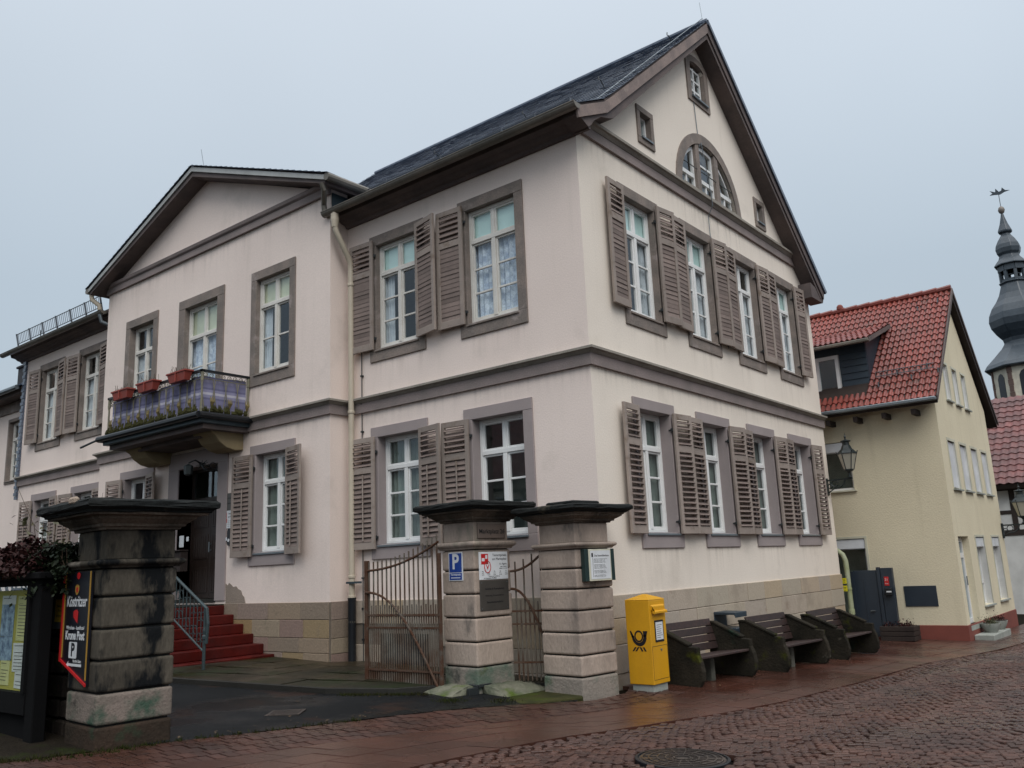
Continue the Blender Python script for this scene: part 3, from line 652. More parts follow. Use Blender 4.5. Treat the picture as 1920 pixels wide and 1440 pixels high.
def shutter(parent, F, u, zb, w, h, side, ang, style='louvre'):
    def leaf():
        m = MB(); s = lambda a, b: (min(a * side, b * side), max(a * side, b * side)); st = .072
        for a, b in ((0, st), (w - st, w)): x0, x1 = s(a, b); m.box(x0, x1, -.042, 0, 0, h)
        x0, x1 = s(st, w - st); zm = h * .70
        for z0, z1 in ((0, .12), (zm - .05, zm + .06), (h - .09, h)): m.box(x0, x1, -.040, -.002, z0, z1)
        if style == 'rod': xx = side * (w * .44); m.box(xx - .012, xx + .012, -.062, -.045, .14, zm - .07)
        return m.mesh('leaf', .004)
    S = E('shutter', parent, F @ TR(u, -.062, zb) @ RZ(ang if side < 0 else -ang))
    O('leaf', cached(('leaf', w, h, side, style), leaf), 'shutter', S)
    ln = w - .144
    tilt = {'louvre': 38, 'rod': 66, 'closed': 84}[style]; sp = {'louvre': .082, 'rod': .078, 'closed': .074}[style]
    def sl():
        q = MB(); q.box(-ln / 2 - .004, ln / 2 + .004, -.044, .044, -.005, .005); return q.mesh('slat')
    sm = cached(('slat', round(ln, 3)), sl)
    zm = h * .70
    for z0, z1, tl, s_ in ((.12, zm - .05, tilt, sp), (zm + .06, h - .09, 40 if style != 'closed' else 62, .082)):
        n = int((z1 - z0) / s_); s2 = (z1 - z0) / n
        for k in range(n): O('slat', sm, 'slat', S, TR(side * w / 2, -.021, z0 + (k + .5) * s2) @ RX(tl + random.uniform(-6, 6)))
    def hg():
        q = MB(); q.box(-.05, .05, -.006, .012, -.02, .02); q.tube([(0, .012, -.035), (0, .012, .035)], .012, 6); q.box(-.012, .012, .012, .075, -.012, .012); return q.mesh('hinge')
    hm = cached('hinge', hg)
    for z in (h * .10, h * .86): O('hinge', hm, 'iron', S, TR(side * .0, 0, z))
    return S

# --- walls
zg = -0.75
GC = [1.70, 3.75, 5.78, 7.78]
GWW, GWU = 1.27, 1.27
holesG = [rect(y, GWW, 1.37, 3.63) for y in GC] + [rect(y, GWU, 4.77, 7.12) for y in GC]
def arc(cy, z0, ry, rz, n=22): return [(cy + ry * math.cos(math.pi * i / n), z0 + rz * math.sin(math.pi * i / n)) for i in range(n + 1)]
LUN = (4.55, 7.875, 1.16, 1.14)
holesG += [arc(*LUN), rect(2.17, .56, 8.13, 8.84, .03), rect(6.93, .52, 8.02, 8.68, .03), [(4.12, 9.88), (4.76, 9.88), (4.76, 10.62), (4.68, 10.73), (4.44, 10.80), (4.20, 10.73), (4.12, 10.62)]]
wall('gable_wall', house, FG, [(0, zg), (GW, zg), (GW, 7.10), (4.45, 11.30), (0, 7.62)], holesG, 'plaster_gable')
holesL = [rect(u, 1.37, 1.41, 3.65) for u in (-3.91, -1.745)] + [rect(u, 1.37, 4.81, 7.15) for u in (-3.91, -1.745)]
wall('front_wall', house, FL, [(XR, zg), (0, zg), (0, 7.62), (XR, 7.62)], holesL, 'plaster')
DX0, DX1 = -10.06, -8.62
holesR = [rect(-11.78, 1.46, 1.41, 3.65), rect(-6.86, 1.37, 1.41, 3.65), rect(-11.88, 1.42, 4.80, 7.20), rect(-6.92, 1.40, 4.81, 7.14), rect(-9.43, 1.72, 4.22, 7.16), [(DX0, .80), (DX1, .80), (DX1, 3.47), (DX0, 3.47)]]
wall('bay_wall', house, FR, [(XL, zg), (XR, zg), (XR, 8.16), (-9.385, 9.76), (XL, 8.16)], holesR, 'plaster')
holesW = [rect(u, 1.46, 1.41, 3.65) for u in (-17.38, -15.08)] + [rect(u, 1.46, 4.82, 7.22) for u in (-17.38, -15.08)]
wall('wing_wall', house, FL, [(XW, zg), (XL, zg), (XL, 7.7), (XW, 7.7)], holesW, 'plaster')
b = MB()
b.quad((XR, RD, zg), (XR, .001, zg), (XR, .001, 8.3), (XR, RD, 8.3)); O('return_wall', b, 'plaster', house); b = MB(); b.quad((XL, RD, zg), (XL, .001, zg), (XL, .001, 8.3), (XL, RD, 8.3)); O('return_wall', b, 'plaster', house)
b = MB(); b.quad((0, GW, zg), (XW, GW, zg), (XW, GW, 7.1), (0, GW, 7.1)); b.quad((XW, 0, zg), (XW, GW, zg), (XW, GW, 7.7), (XW, 0, 7.7))
O('rear_wall', b, 'plaster', house)
# upper floor slab keeps the rooms dark
b = MB(); b.box(XW + .05, -.35, .35, GW - .1, 3.95, 4.0); b.box(XW + .05, -.35, .35, GW - .1, 7.3, 7.35); b.box(XW + .05, -.35, .35, GW - .1, 1.0, 1.05); O('floor', b, 'soffit', house)
b = MB(); b.box(-.75, -.70, .3, GW - .3, zg, 7.3); b.box(XW, -.75, 1.1, 1.15, zg, 7.3); b.prism([(.9, 7.37), (8.2, 7.37), (4.45, 10.6)], -.9, -.85, Matrix(((0, 1, 0, 0), (1, 0, 0, 0), (0, 0, 1, 0), (0, 0, 0, 1)))); O('room_backing', b, 'greyblind', house)  # backing planes added behind the panes so the rooms read dark

# --- windows and shutters
for i, y in enumerate(GC):
    window(house, FG, y, 1.37, GWW, 2.26, .155, .17, .23, .17, 'g', .70, 3, 'white', 'mauve', cur='greyblind')
    window(house, FG, y, 4.77, GWU, 2.35, .155, .18, .23, .09, 'u', .72, 3, 'white', 'trim', cur='part' if i < 3 else 'curtain', tcur='blind' if i < 2 else ('blind' if i == 3 else None))
    for zb, h, st in ((1.58, 1.90, 'louvre'), (5.00, 2.03, 'closed')):
        a1 = (13, 9, 8, 10)[i]; a2 = (7, 8, 6, 5)[i]
        shutter(house, FG, y - .585, zb, .495, h, -1, 2.5 + random.uniform(-1.5, 2), st)
        shutter(house, FG, y + .475, zb, .485, h, 1, a2 + random.uniform(-2, 1), st)
for i, u in enumerate((-3.91, -1.745)):
    window(house, FL, u, 1.41, 1.37, 2.24, .18, .18, .24, .15, 'g', .71, 3, 'white', 'mauve', cur='greyblind' if i == 0 else None)
    window(house, FL, u, 4.81, 1.37, 2.34, .17, .19, .22, .07, 'u', .72, 3, 'oldwhite', 'trim', cur=('part', 'lace')[i], tcur='blind')
for zb, h, st in ((1.58, 1.90, 'rod'), (5.02, 2.03, 'closed')):
    shutter(house, FL, -3.91 - .535, zb, .58, h, -1, 3, st)
    shutter(house, FL, -3.91 + .55, zb, .57, h, 1, 13 if st == 'closed' else 11, st)
    shutter(house, FL, -1.745 - .535, zb, .55, h, -1, 3, st)
window(house, FR, -11.78, 1.41, 1.46, 2.24, .20, .18, .24, .15, 'g', .71, 3, 'white', 'mauve', cur='part')
window(house, FR, -6.86, 1.41, 1.37, 2.24, .19, .18, .24, .15, 'g', .71, 3, 'white', 'mauve', cur='greyblind')
shutter(house, FR, -11.78 - .54, 1.58, .58, 1.90, -1, 6, 'rod'); shutter(house, FR, -11.78 + .54, 1.58, .58, 1.90, 1, 14, 'rod')
shutter(house, FR, -6.86 - .52, 1.58, .58, 1.90, -1, 4, 'rod'); shutter(house, FR, -6.86 + .52, 1.58, .58, 1.90, 1, 12, 'rod')
window(house, FR, -11.88, 4.80, 1.42, 2.40, .19, .19, .22, .12, 'u', .70, 3, 'oldwhite', 'trim', cur='part')
window(house, FR, -6.92, 4.81, 1.40, 2.33, .17, .18, .24, .07, 'u', .71, 2, 'oldwhite', 'trim', cur='part', tcur='blindy')
window(house, FR, -9.43, 4.22, 1.72, 2.94, .24, .20, .12, .09, 'u', .74, 3, 'oldwhite', 'trim', cur='lace', tcur='blindy')
for u in (-17.38, -15.08):
    window(house, FL, u, 1.41, 1.46, 2.24, .20, .18, .24, .15, 'g', .71, 3, 'white', 'mauve', cur='greyblind')
    window(house, FL, u, 4.82, 1.46, 2.40, .19, .19, .22, .08, 'u', .71, 3, 'oldwhite', 'trim', cur='curtain')
    for zb, h, st in ((1.58, 1.90, 'rod'), (5.04, 2.06, 'closed')):
        shutter(house, FL, u - .56, zb, .58, h, -1, 5, st); shutter(house, FL, u + .56, zb, .56, h, 1, 8, st)

# --- attic openings in the gable: fan window of three lights, two small lights, one arched light
cy, z0, ry, rz = LUN
fan = E('fan_window', house, FG)
b = MB(); n = 22
outer = arc(cy, z0, 1.36, 1.34, n); inner = arc(cy, z0, 1.16, 1.14, n)
for i in range(n):
    q = [outer[i], outer[i + 1], inner[i + 1], inner[i]]
    b.add([(u, d, z) for d in (-.028, .22) for u, z in q], [(0, 1, 2, 3), (7, 6, 5, 4), (0, 4, 5, 1), (3, 2, 6, 7)])
b.box(cy - 1.36, cy - 1.155, -.027, .2, z0 - .03, z0); b.box(cy + 1.155, cy + 1.36, -.027, .2, z0 - .03, z0)
O('surround', b, 'trim', fan)
for du in (-.40, .40):
    top = z0 + 1.14 * math.sqrt(1 - (du / 1.16) ** 2) + .03
    b = MB(); b.box(cy + du - .075, cy + du + .075, -.012, .14, z0 - .02, top); O('mullion', b.mesh('mullion', .006), 'trim', fan)
b = MB(); b.box(cy - 1.2, cy + 1.2, -.10, .12, z0 - .05, z0 + .02); O('sill', b, 'beltcap', fan)
def zarc(u, k=1.0): return z0 + (1.14 * k) * math.sqrt(max(0, 1 - ((u - cy) / (1.16 * k)) ** 2))
for a, c in ((cy - 1.13, cy - .475), (cy - .325, cy + .325), (cy + .475, cy + 1.13)):
    b = MB(); N = 8; us = [a + (c - a) * i / N for i in range(N + 1)]
    for i in range(N):                                        # curved head bar
        u0, u1 = us[i], us[i + 1]; za, zb_ = max(zarc(u0, .97), z0 + .06), max(zarc(u1, .97), z0 + .06)
        b.add([(u, d, z) for d in (.05, .11) for u, z in ((u0, za - .07), (u1, zb_ - .07), (u1, zb_), (u0, za))], [(0, 1, 2, 3), (7, 6, 5, 4), (0, 4, 5, 1), (3, 2, 6, 7)])
    ins = .05
    for u in (a, c): 
        zt = max(zarc(u, .97), z0 + .1); b.box(u - .001 if u == a else u - ins, u + ins if u == a else u + .001, .051, .105, z0 + .02, zt - .02)
    b.box(a + ins, c - ins, .055, .105, z0 + .02, z0 + .09); b.box(a + ins, c - ins, .04, .105, z0 + .33, z0 + .41)
    mid = (a + c) / 2; b.box(mid - .022, mid + .022, .06, .10, z0 + .09, z0 + .33)
    if abs(mid - cy) < .1: b.box(a + ins, c - ins, .06, .10, z0 + .70, z0 + .74)
    O('frame', b, 'white', fan)
    b = MB(); b.add([(u, .08, z) for u, z in [(a + .01, z0 + .03), (c - .01, z0 + .03)] + [(u, max(zarc(u, .95), z0 + .06)) for u in reversed(us)]], [tuple(range(N + 3))]); O('pane', b, 'glass', fan)
    b = MB(); b.tube([(a, -.01, z0 + .52), (c, -.01, z0 + .52)], .009, 6); O('guard_bar', b, 'iron', fan)
for u, zb, w, h in ((2.17, 8.13, .56, .71), (6.93, 8.02, .52, .66)):
    A = E('window', house, FG @ TR(u, 0, zb))
    O('surround', surround_mesh(w, h, .10, .11, .11, .10), 'trim', A)
    b = MB(); ww, hh = w - .2, h - .22; b.box(-ww / 2, -ww / 2 + .045, .08, .14, .11, .11 + hh); b.box(ww / 2 - .045, ww / 2, .08, .14, .11, .11 + hh); b.box(-.02, .02, .082, .14, .15, .07 + hh); b.box(-ww / 2 + .045, ww / 2 - .045, .08, .14, .11, .15); b.box(-ww / 2 + .045, ww / 2 - .045, .08, .14, .07 + hh, .11 + hh)
    O('frame', b, 'white', A); b = MB(); b.box(-ww / 2, ww / 2, .11, .113, .11, .11 + hh); O('pane', b, 'glass', A)
    b = MB(); b.box(-ww / 2, ww / 2, -.06, .15, .10, .13); O('sill', b, 'zinc', A)
at = E('arched_window', house, FG @ TR(4.44, 0, 9.84)); b = MB()
ao = [(-.46, 0), (.46, 0), (.46, .90), (.36, .99), (.18, 1.04), (0, 1.055), (-.18, 1.04), (-.36, .99), (-.46, .90)]
ai = [(-.30, .10), (.30, .10), (.30, .84), (.23, .885), (.12, .91), (0, .92), (-.12, .91), (-.23, .885), (-.30, .84)]
for i in range(9):
    j = (i + 1) % 9; q = [ao[i], ao[j], ai[j], ai[i]]
    b.add([(u, d, z) for d in (-.028, .18) for u, z in q], [(0, 1, 2, 3), (7, 6, 5, 4), (0, 4, 5, 1), (3, 2, 6, 7)])
O('surround', b, 'trim', at)
b = MB()
for u in (-.28, -.02, .235): b.box(u, u + .045, .06, .11, .10, .86)
for z in (.10, .34, .57, .80): b.box(-.28, .28, .063, .107, z, z + .04)
O('frame', b, 'white', at); b = MB(); b.box(-.29, .29, .085, .088, .11, .90); O('pane', b, 'glass', at)
b = MB(); b.box(-.33, .33, -.07, .14, .085, .115); O('sill', b, 'zinc', at)

# --- belt course, cornices, plinth
PLAN = [(XW, 0), (XL, 0), (XL, RD), (XR, RD), (XR, 0), (0, 0), (0, GW)]
def bc(name, path, z0, z1, zc, m1='belt', m2='beltcap', o1=.05, o2=.13):
    b = MB(); b.sweep(path, [(0, z0), (o1, z0), (o1, z1), (0, z1)]); O(name, b, m1, house)
    b = MB(); b.sweep(path, [(0, z1), (o1 + .01, z1), (o2 - .03, z1 + (zc - z1) * .35), (o2, z1 + (zc - z1) * .45), (o2, zc - .025), (0, zc)]); O(name + '_cap', b, m2, house)
bc('belt_course', PLAN, 3.95, 4.12, 4.23)
bc('gable_cornice', [(0, .02), (0, 8.75)], 7.58, 7.74, 7.87)
b = MB(); b.sweep([(XL - .02, RD), (XR + .02, RD)], [(0, 8.08), (.06, 8.08), (.06, 8.22), (.10, 8.25), (.12, 8.31), (0, 8.34)]); O('bay_cornice', b, 'belt', house)
EAVE = [(0, 7.50), (.05, 7.50), (.08, 7.545), (.16, 7.565), (.22, 7.61), (.33, 7.63), (.355, 7.70), (.355, 7.80), (0, 7.86)]
for x0, x1 in ((XR + .02, .27), (XW - .3, XL - .02)):
    b = MB(); b.sweep([(x0, 0), (x1, 0)], EAVE); O('eaves_cornice', b, 'soffit', house)
PZ = .75
def stones(F, u0, u1, m, rows=4, wr=(.45, .95), zb=-.62, off=.0, zt=PZ, skip=None):
    hs = [random.uniform(.85, 1.15) for _ in range(rows)]; s = sum(hs); z = zt
    for r in range(rows):
        h = (zt - zb) * hs[r] / s; u = u0
        while u < u1 - .02:
            w = random.uniform(*wr); w = (u1 - u) if u1 - u - w < wr[0] * .6 else w
            if not (skip and skip(u, u + w, z - h, z)):
                b = MB(); p = random.uniform(0.0, .012)
                b.box(-w / 2 + .004, w / 2 - .004, -.022 - p, .05, -h + .004, -.003)
                O('stone', b.mesh('stone', .006), m, house, F @ TR(u + w / 2, off, z))
            u += w
        z -= h
b = MB(); b.sweep([(XW, 0), (XL, 0), (XL, RD), (XR, RD), (XR, 0), (0, 0), (0, GW)], [(-.02, zg), (.012, zg), (.012, PZ - .006), (-.02, PZ - .006)]); O('plinth', b, 'mortar', house)
stones(FG, 0.03, GW, 'plinth_gable', 4, (.5, 1.0))
cell = lambda a, c, z0, z1: a < -3.3 and c > -4.38 and z1 > -.36 and z0 < .2
stones(FL, XR + .04, -.03, 'plinth_gable', 4, (.45, .85), skip=cell)
stones(FR, -8.3, XR, 'plinth', 4, (.45, 1.05), zb=-.38)
stones(TR(XR, 0, 0) @ FG, RD + .02, -.01, 'plinth', 4, (.3, .4), zb=-.38)
cw = E('cellar_window', house, FL @ TR(-3.84, 0, -.36)); b = MB()
for a in ((-.52, -.44, 0, .58), (.44, .52, 0, .58), (-.44, .44, 0, .07), (-.44, .44, .50, .58)): b.box(a[0], a[1], -.04, .02, a[2], a[3])
O('surround', b, 'kerb', cw); b = MB(); b.box(-.44, .44, -.013, -.006, .07, .50); O('pane', b, 'signblack', cw)  # opaque black panel: the darkness of the opening is put into its colour
for k in range(6):
    b = MB(); b.tube([(-.36 + k * .145, -.03, .07), (-.36 + k * .145, -.03, .50)], .011, 6); O('bar', b, 'iron', cw)
# crumbled plaster beside the door, as a patch of bare mortar with its own ragged edge
b = MB(); pts = [(-8.26, .752), (-7.62, .752), (-7.66, .86), (-7.72, .90), (-7.76, .98), (-7.86, 1.01), (-7.92, 1.06), (-8.02, 1.05), (-8.08, 1.09), (-8.16, 1.13), (-8.20, 1.08), (-8.27, 1.12)]
b.prism(pts, RD - .006, RD + .01); O('bare_mortar', b, mat('bare_mortar', (0.30, 0.245, 0.20), .95, fine=.2, bump=.6), house)

# --- main roof: slab with rake boards, slates joined into one part
TOP = [(-.40, 7.745), (.38, 8.14), (4.45, 11.57), (9.58, 7.17)]
BOT = [(9.36, 6.93), (4.45, 11.20), (.62, 7.92), (-.28, 7.63)]
YZ = Matrix(((0, 1, 0, 0), (1, 0, 0, 0), (0, 0, 1, 0), (0, 0, 0, 1)))       # (y,z) polygon extruded along x
roof = E('roof', house)
b = MB(); b.prism(TOP + BOT, XR + .01, .30, YZ); O('roof_boards', b, 'soffit', roof)
b = MB(); b.prism([(.1, 8.0)] + TOP[1:] + BOT[:3], -9.3, XR + .01, YZ); O('roof_boards', b, 'soffit', roof)
b = MB(); b.prism([(-.44, 7.69), (.38, 8.10), (4.45, 11.53), (4.45, 11.32), (.42, 7.93), (-.40, 7.52)], .301, .335, YZ); O('rake_board', b, 'fascia', roof)
b = MB(); b.prism([(4.45, 11.53), (9.56, 7.14), (9.48, 6.94), (4.45, 11.32)], .301, .33, YZ); O('rake_board', b, 'soffit', roof)
b = MB(); b.prism([(8.80, 6.86), (9.50, 6.86), (9.58, 6.98), (9.58, 7.06), (8.80, 7.2)], .0, .29, YZ); O('eaves_return', b, 'soffit', roof)
b = MB(); b.prism([(4.45, 11.60), (9.64, 7.14), (9.56, 7.08), (4.45, 11.50)], .29, .37, YZ); O('verge_slates', b, 'slate', roof)
b = MB(); b.prism([(-.37, 7.60), (-.40, 7.70), (.30, 8.02), (.34, 7.86), (.06, 7.66), (-.02, 7.56), (-.10, 7.50)], .02, .298, YZ); O('eaves_return', b, 'soffit', roof)
def slates(prof, x0, x1, ex=.215, wd=.21, th=.011, T=None, jit=.006):
    m = MB(); d = [0]
    for a, c in zip(prof, prof[1:]): d.append(d[-1] + math.dist(a, c))
    def at_(s):
        k = 0
        while k < len(d) - 2 and d[k + 1] < s: k += 1
        t = (s - d[k]) / (d[k + 1] - d[k]); a, c = prof[k], prof[k + 1]; dx = ((c[0] - a[0]) / (d[k + 1] - d[k]), (c[1] - a[1]) / (d[k + 1] - d[k]))
        return (a[0] + (c[0] - a[0]) * t, a[1] + (c[1] - a[1]) * t), dx
    r = 0; s = -.05
    while s < d[-1] - .05:
        x = x0 - (wd / 2 if r % 2 else 0)
        while x < x1:
            w = wd * random.uniform(.85, 1.12); xa, xb = max(x, x0), min(x + w, x1); x += w
            if xb - xa < .03: continue
            s2 = min(s + ex + .09, d[-1]); (ya, za), dv = at_(max(s, 0) + random.uniform(-jit, jit) if s > 0 else 0); 
            if s <= 0: ya += dv[0] * s; za += dv[1] * s
            (yb, zb_), _ = at_(s2); nn = (-dv[1], dv[0]); lo = th * 2.3 + random.uniform(0, .004); hi = .004
            v = []
            for xx in (xa + .003, xb - .003):
                v += [(xx, ya + nn[0] * lo, za + nn[1] * lo), (xx, ya + nn[0] * (lo - th), za + nn[1] * (lo - th)), (xx, yb + nn[0] * hi, zb_ + nn[1] * hi)]
            m.add(v, [(0, 2, 5, 3), (0, 3, 4, 1), (0, 1, 2), (3, 5, 4)], T)
        s += ex; r += 1
    return m
stuff(O('slates', slates(TOP[:3], XR - .05, .345), 'slate', roof))
stuff(O('slates', slates([(.2, 8.05)] + TOP[1:3], -9.3, XR - .05), 'slate', roof))
b = slates([TOP[3], TOP[2]], -.25, .345, jit=.01)
for q in b.v: pass
b.v = [(x, y, z) for x, y, z in b.v]; b2 = MB()
# mirror so that the normals of the far slope point outwards
far = []
for x, y, z in b.v:
    dx, dz = TOP[2][0] - TOP[3][0], TOP[2][1] - TOP[3][1]; ln = math.hypot(dx, dz); nx, nz = -dz / ln, dx / ln
    dd = (y - TOP[3][0]) * nx + (z - TOP[3][1]) * nz; far.append((x, y - 2 * dd * nx, z - 2 * dd * nz))
b.v = far; stuff(O('slates', b, 'slate', roof))
b = MB(); b.tube([(-9.3, 4.45, 11.585), (.34, 4.45, 11.585)], .055, 8); O('ridge', b, 'slate', roof)
b = MB(); b.add([(-9.3, 4.45, 11.57), (-9.3, .1, 7.95), (-9.3, 9.58, 7.17), (-13.4, 4.45, 7.9)], [(0, 1, 3), (0, 3, 2)]); O('hip', b, 'slate', roof)
M['guardrail'] = mat('dull_galvanised', (0.14, 0.155, 0.175), .5, metal=.3, fine=.1)
def snow_guard(x0, x1, y, z, h, n, ang):
    g = E('snow_guard', house, TR(0, y, z) @ RX(ang)); b = MB()
    for zz in (0.03, h): b.tube([(x0, 0, zz), (x1, 0, zz)], .012, 5)
    k = int((x1 - x0) / n)
    for i in range(k + 1):
        x = x0 + (x1 - x0) * i / k
        if i % 8 == 0: b.box(x - .012, x + .012, -.02, .02, -.1, h + .02)
        else: b.tube([(x, 0, .03), (x, 0, h)], .007, 4)
    stuff(O('bars', b, 'guardrail', g)); return g
snow_guard(XR + .25, -.15, .16, 8.03, .20, .085, 8)
snow_guard(XW + .1, XL - .55, -.32, 7.93, .30, .10, 12)
for x in (-4.2, -2.0, -.35, .05):
    b = MB(); y = 1.5 if x < 0 else 3.4; z = 8.14 + (y - .38) * .843
    b.tube([(x, y, z), (x, y - .02, z + .06), (x, y - .10, z + .13), (x, y - .16, z + .11), (x, y - .15, z + .17)], .010, 5); O('roof_hook', b, 'iron', roof)
# lightning conductor along the rake and down the gable
b = MB(); b.tube([(.18, -.1, 7.95), (.18, .40, 8.22), (.18, 4.40, 11.62), (.25, 4.45, 11.68)], .008, 5); b.tube([(.25, 4.45, 11.6), (.22, 4.45, 12.05)], .006, 5)
b.tube([(.016, 4.19, 9.88), (.016, 4.25, 8.9), (.05, 4.27, 9.0), (.14, 4.3, 7.9), (.14, 4.32, 7.7), (.03, 4.33, 7.5), (.016, 4.36, 5.6), (.016, 4.7, 5.0)], .008, 5); O('lightning_conductor', b, 'zinc', house)
b = MB(); b.tube([(-9.36, -.5, 9.95), (-9.52, -.5, 10.5)], .006, 5); O('lightning_rod', b, 'zinc', house)

# --- bay roof with its shallow pediment
bay = E('bay_roof', house); AX = -9.385
b = MB(); b.prism([(-13.86, 8.27), (AX, 9.95), (-4.90, 8.27), (-4.95, 8.10), (AX, 9.72), (-13.81, 8.10)], -.76, 3.2); O('roof_boards', b, 'soffit', bay)
M['pale_verge'] = mat('pale_verge', (0.42, 0.43, 0.42), .6, fine=.06)
for s in (-1, 1):
    b = MB(); b.prism([(AX, 9.93), (AX + s * 4.47, 8.25), (AX + s * 4.46, 8.16), (AX, 9.83)], -.795, -.761); O('verge_board', b, 'pale_verge', bay)
sl = slates([(-13.90, 8.26), (AX, 9.95)], -.83, .9, .2, .2, T=Matrix(((0, 1, 0, 0), (1, 0, 0, 0), (0, 0, 1, 0), (0, 0, 0, 1)))); stuff(O('slates', sl, 'slate', bay))
mir = MB(); mir.v = [(2 * AX - x, y, z) for x, y, z in sl.v]; mir.f = [tuple(reversed(f)) for f in sl.f]; stuff(O('slates', mir, 'slate', bay))
b = MB(); b.tube([(-4.86, -.80, 8.20), (-4.86, .75, 8.23)], .075, 10); O('gutter', b, 'gutter', house)
b = MB(); b.tube([(-13.91, -.80, 8.20), (-13.91, .4, 8.23)], .075, 10); O('gutter', b, 'gutter', house)
b = MB(); b.box(XR + .004, XR + .03, -.38, .8, 7.70, 8.12); O('flashing', b, 'bluezinc', house)
# --- gutters and downpipes
def gutter(x0, x1, y, z):
    b = MB(); r = .085; n = 8
    pr = [(r * math.cos(math.pi + math.pi * i / n), r * math.sin(math.pi + math.pi * i / n)) for i in range(n + 1)] + [((r - .012) * math.cos(-math.pi * i / n), (r - .012) * math.sin(-math.pi * i / n)) for i in range(n + 1)]
    b.prism([(y + a, z + c) for a, c in pr], x0, x1, YZ); 
    for x in (x0, x1): b.prism([(y + a, z + c) for a, c in pr[:n + 1]], x - .004, x + .004, YZ)
    b.tube([(x0, y - r, z), (x1, y - r, z)], .012, 6); k = x0 + .3
    while k < x1: b.box(k - .012, k + .012, y - r, y + r + .1, z + .0, z + .012); k += .8
    O('gutter', b, 'gutter', house)
gutter(XR - .10, .36, -.465, 7.715); gutter(XW - .55, XL - .12, -.465, 7.735)
def pipe(path, r, m, name='downpipe'):
    b = MB(); b.tube(path, r, 12); o = O(name, b.mesh(name, 0, True), m, house); return o
px_ = -4.98
pipe([(px_ - .04, -.465, 7.66), (px_ - .04, -.465, 7.40), (px_ - .03, -.45, 7.30), (px_, -.20, 6.86), (px_, -.14, 6.76), (px_, -.13, 6.6), (px_, -.13, .76)], .052, 'pipe')
b = MB(); b.lathe([(.075, 7.62), (.078, 7.5), (.058, 7.36)], 12, (px_ - .04, -.465)); O('outlet', b, 'pipe', house)
pipe([(px_, -.13, .80), (px_, -.13, .72), (px_, -.13, -.30)], [.075, .066, .066], 'castiron', 'standpipe')
b = MB()
for z in (.38, .79, 1.12, 3.95, 6.3): b.lathe([(.06, z), (.064, z + .01), (.064, z + .04), (.06, z + .05)], 12, (px_, -.13))
O('pipe_collar', b, 'pipe', house)
b = MB(); b.box(px_ - .07, px_ + .17, -.20, -.06, 1.03, 1.065); O('pipe_clamp', b, 'bluezinc', house)
b = MB(); b.tube([(px_ + .17, -.03, -.3), (px_ + .17, -.03, 7.0)], .009, 6)
for k in range(14): b.box(px_ + .15, px_ + .19, -.05, 0, .1 + k * .5, .13 + k * .5)
O('cable', b, 'iron', house)
pipe([(-5.02, -.76, 8.13), (-5.02, -.72, 8.02), (-5.25, -.53, 7.86), (-5.27, -.50, 7.70)], .05, 'gutter')
pipe([(-13.86, -.70, 8.12), (-13.86, -.68, 8.0), (-13.75, -.55, 7.86), (-13.75, -.53, 7.75)], .055, 'pipe')
pipe([(-13.80, -.50, 7.66), (-13.80, -.45, 7.48), (-13.66, -.2, 7.36), (-13.62, -.1, 7.3), (-13.62, -.1, 4.3)], .05, 'zinc')
# toothed slate edge of the wing
b = MB()
for k in range(40): b.box(XW - .10 - (k % 2) * .02, XW + .05, -.05 - (k % 2) * .015, .1, 3.6 + k * .098, 3.6 + k * .098 + .088)
stuff(O('slate_edge', b, 'slate', house))

# --- door
dr_ = E('entrance', house, FR); b = MB()
b.box(-10.44, DX0, -.026, .34, .80, 3.46); b.box(DX1, -8.28, -.026, .34, .80, 3.46); b.box(-10.44, -8.28, -.028, .34, 3.46, 3.79); b.box(-10.46, DX0 + .01, -.03, .1, .55, 1.0)
O('surround', b.mesh('surround', .006), 'mauve', dr_)
b = MB(); b.box(DX0, DX1, .30, .36, 3.40, 3.46); b.box(DX0, DX1, .30, .37, 2.78, 2.86); b.box(DX0, DX0 + .06, .30, .36, .83, 3.40); b.box(DX1 - .06, DX1, .30, .36, .83, 3.40); b.box((DX0 + DX1) / 2 - .015, (DX0 + DX1) / 2 + .015, .31, .35, 2.86, 3.40); O('frame', b, 'door', dr_)
b = MB(); b.box(DX0 + .06, DX1 - .06, .33, .336, 2.86, 3.40); O('fanlight', b, 'glass', dr_)
for s in (0, 1):
    a = DX0 + .06 + s * .66; b = MB(); b.box(a + .005, a + .655, .31, .36, .84, 2.78)
    for z in (.95, 1.62, 2.25): 
        b.box(a + .07, a + .59, .298, .311, z, z + .5)
        for k in range(6): b.box(a + .10 + k * .08, a + .115 + k * .08, .288, .30, z + .04, z + .46)
    O('door_leaf', b.mesh('door_leaf', .004), 'door', dr_)
b = MB(); b.tube([(-9.30, .26, 1.75), (-9.30, .26, 1.95)], .014, 6); b.box(-9.31, -9.29, .26, .31, 1.78, 1.8); b.box(-9.31, -9.29, .26, .31, 1.9, 1.92); O('handle', b, 'zinc', dr_)
b = MB(); b.box(DX0, DX1, -.02, .34, .775, .835); O('threshold', b, 'kerb', dr_)

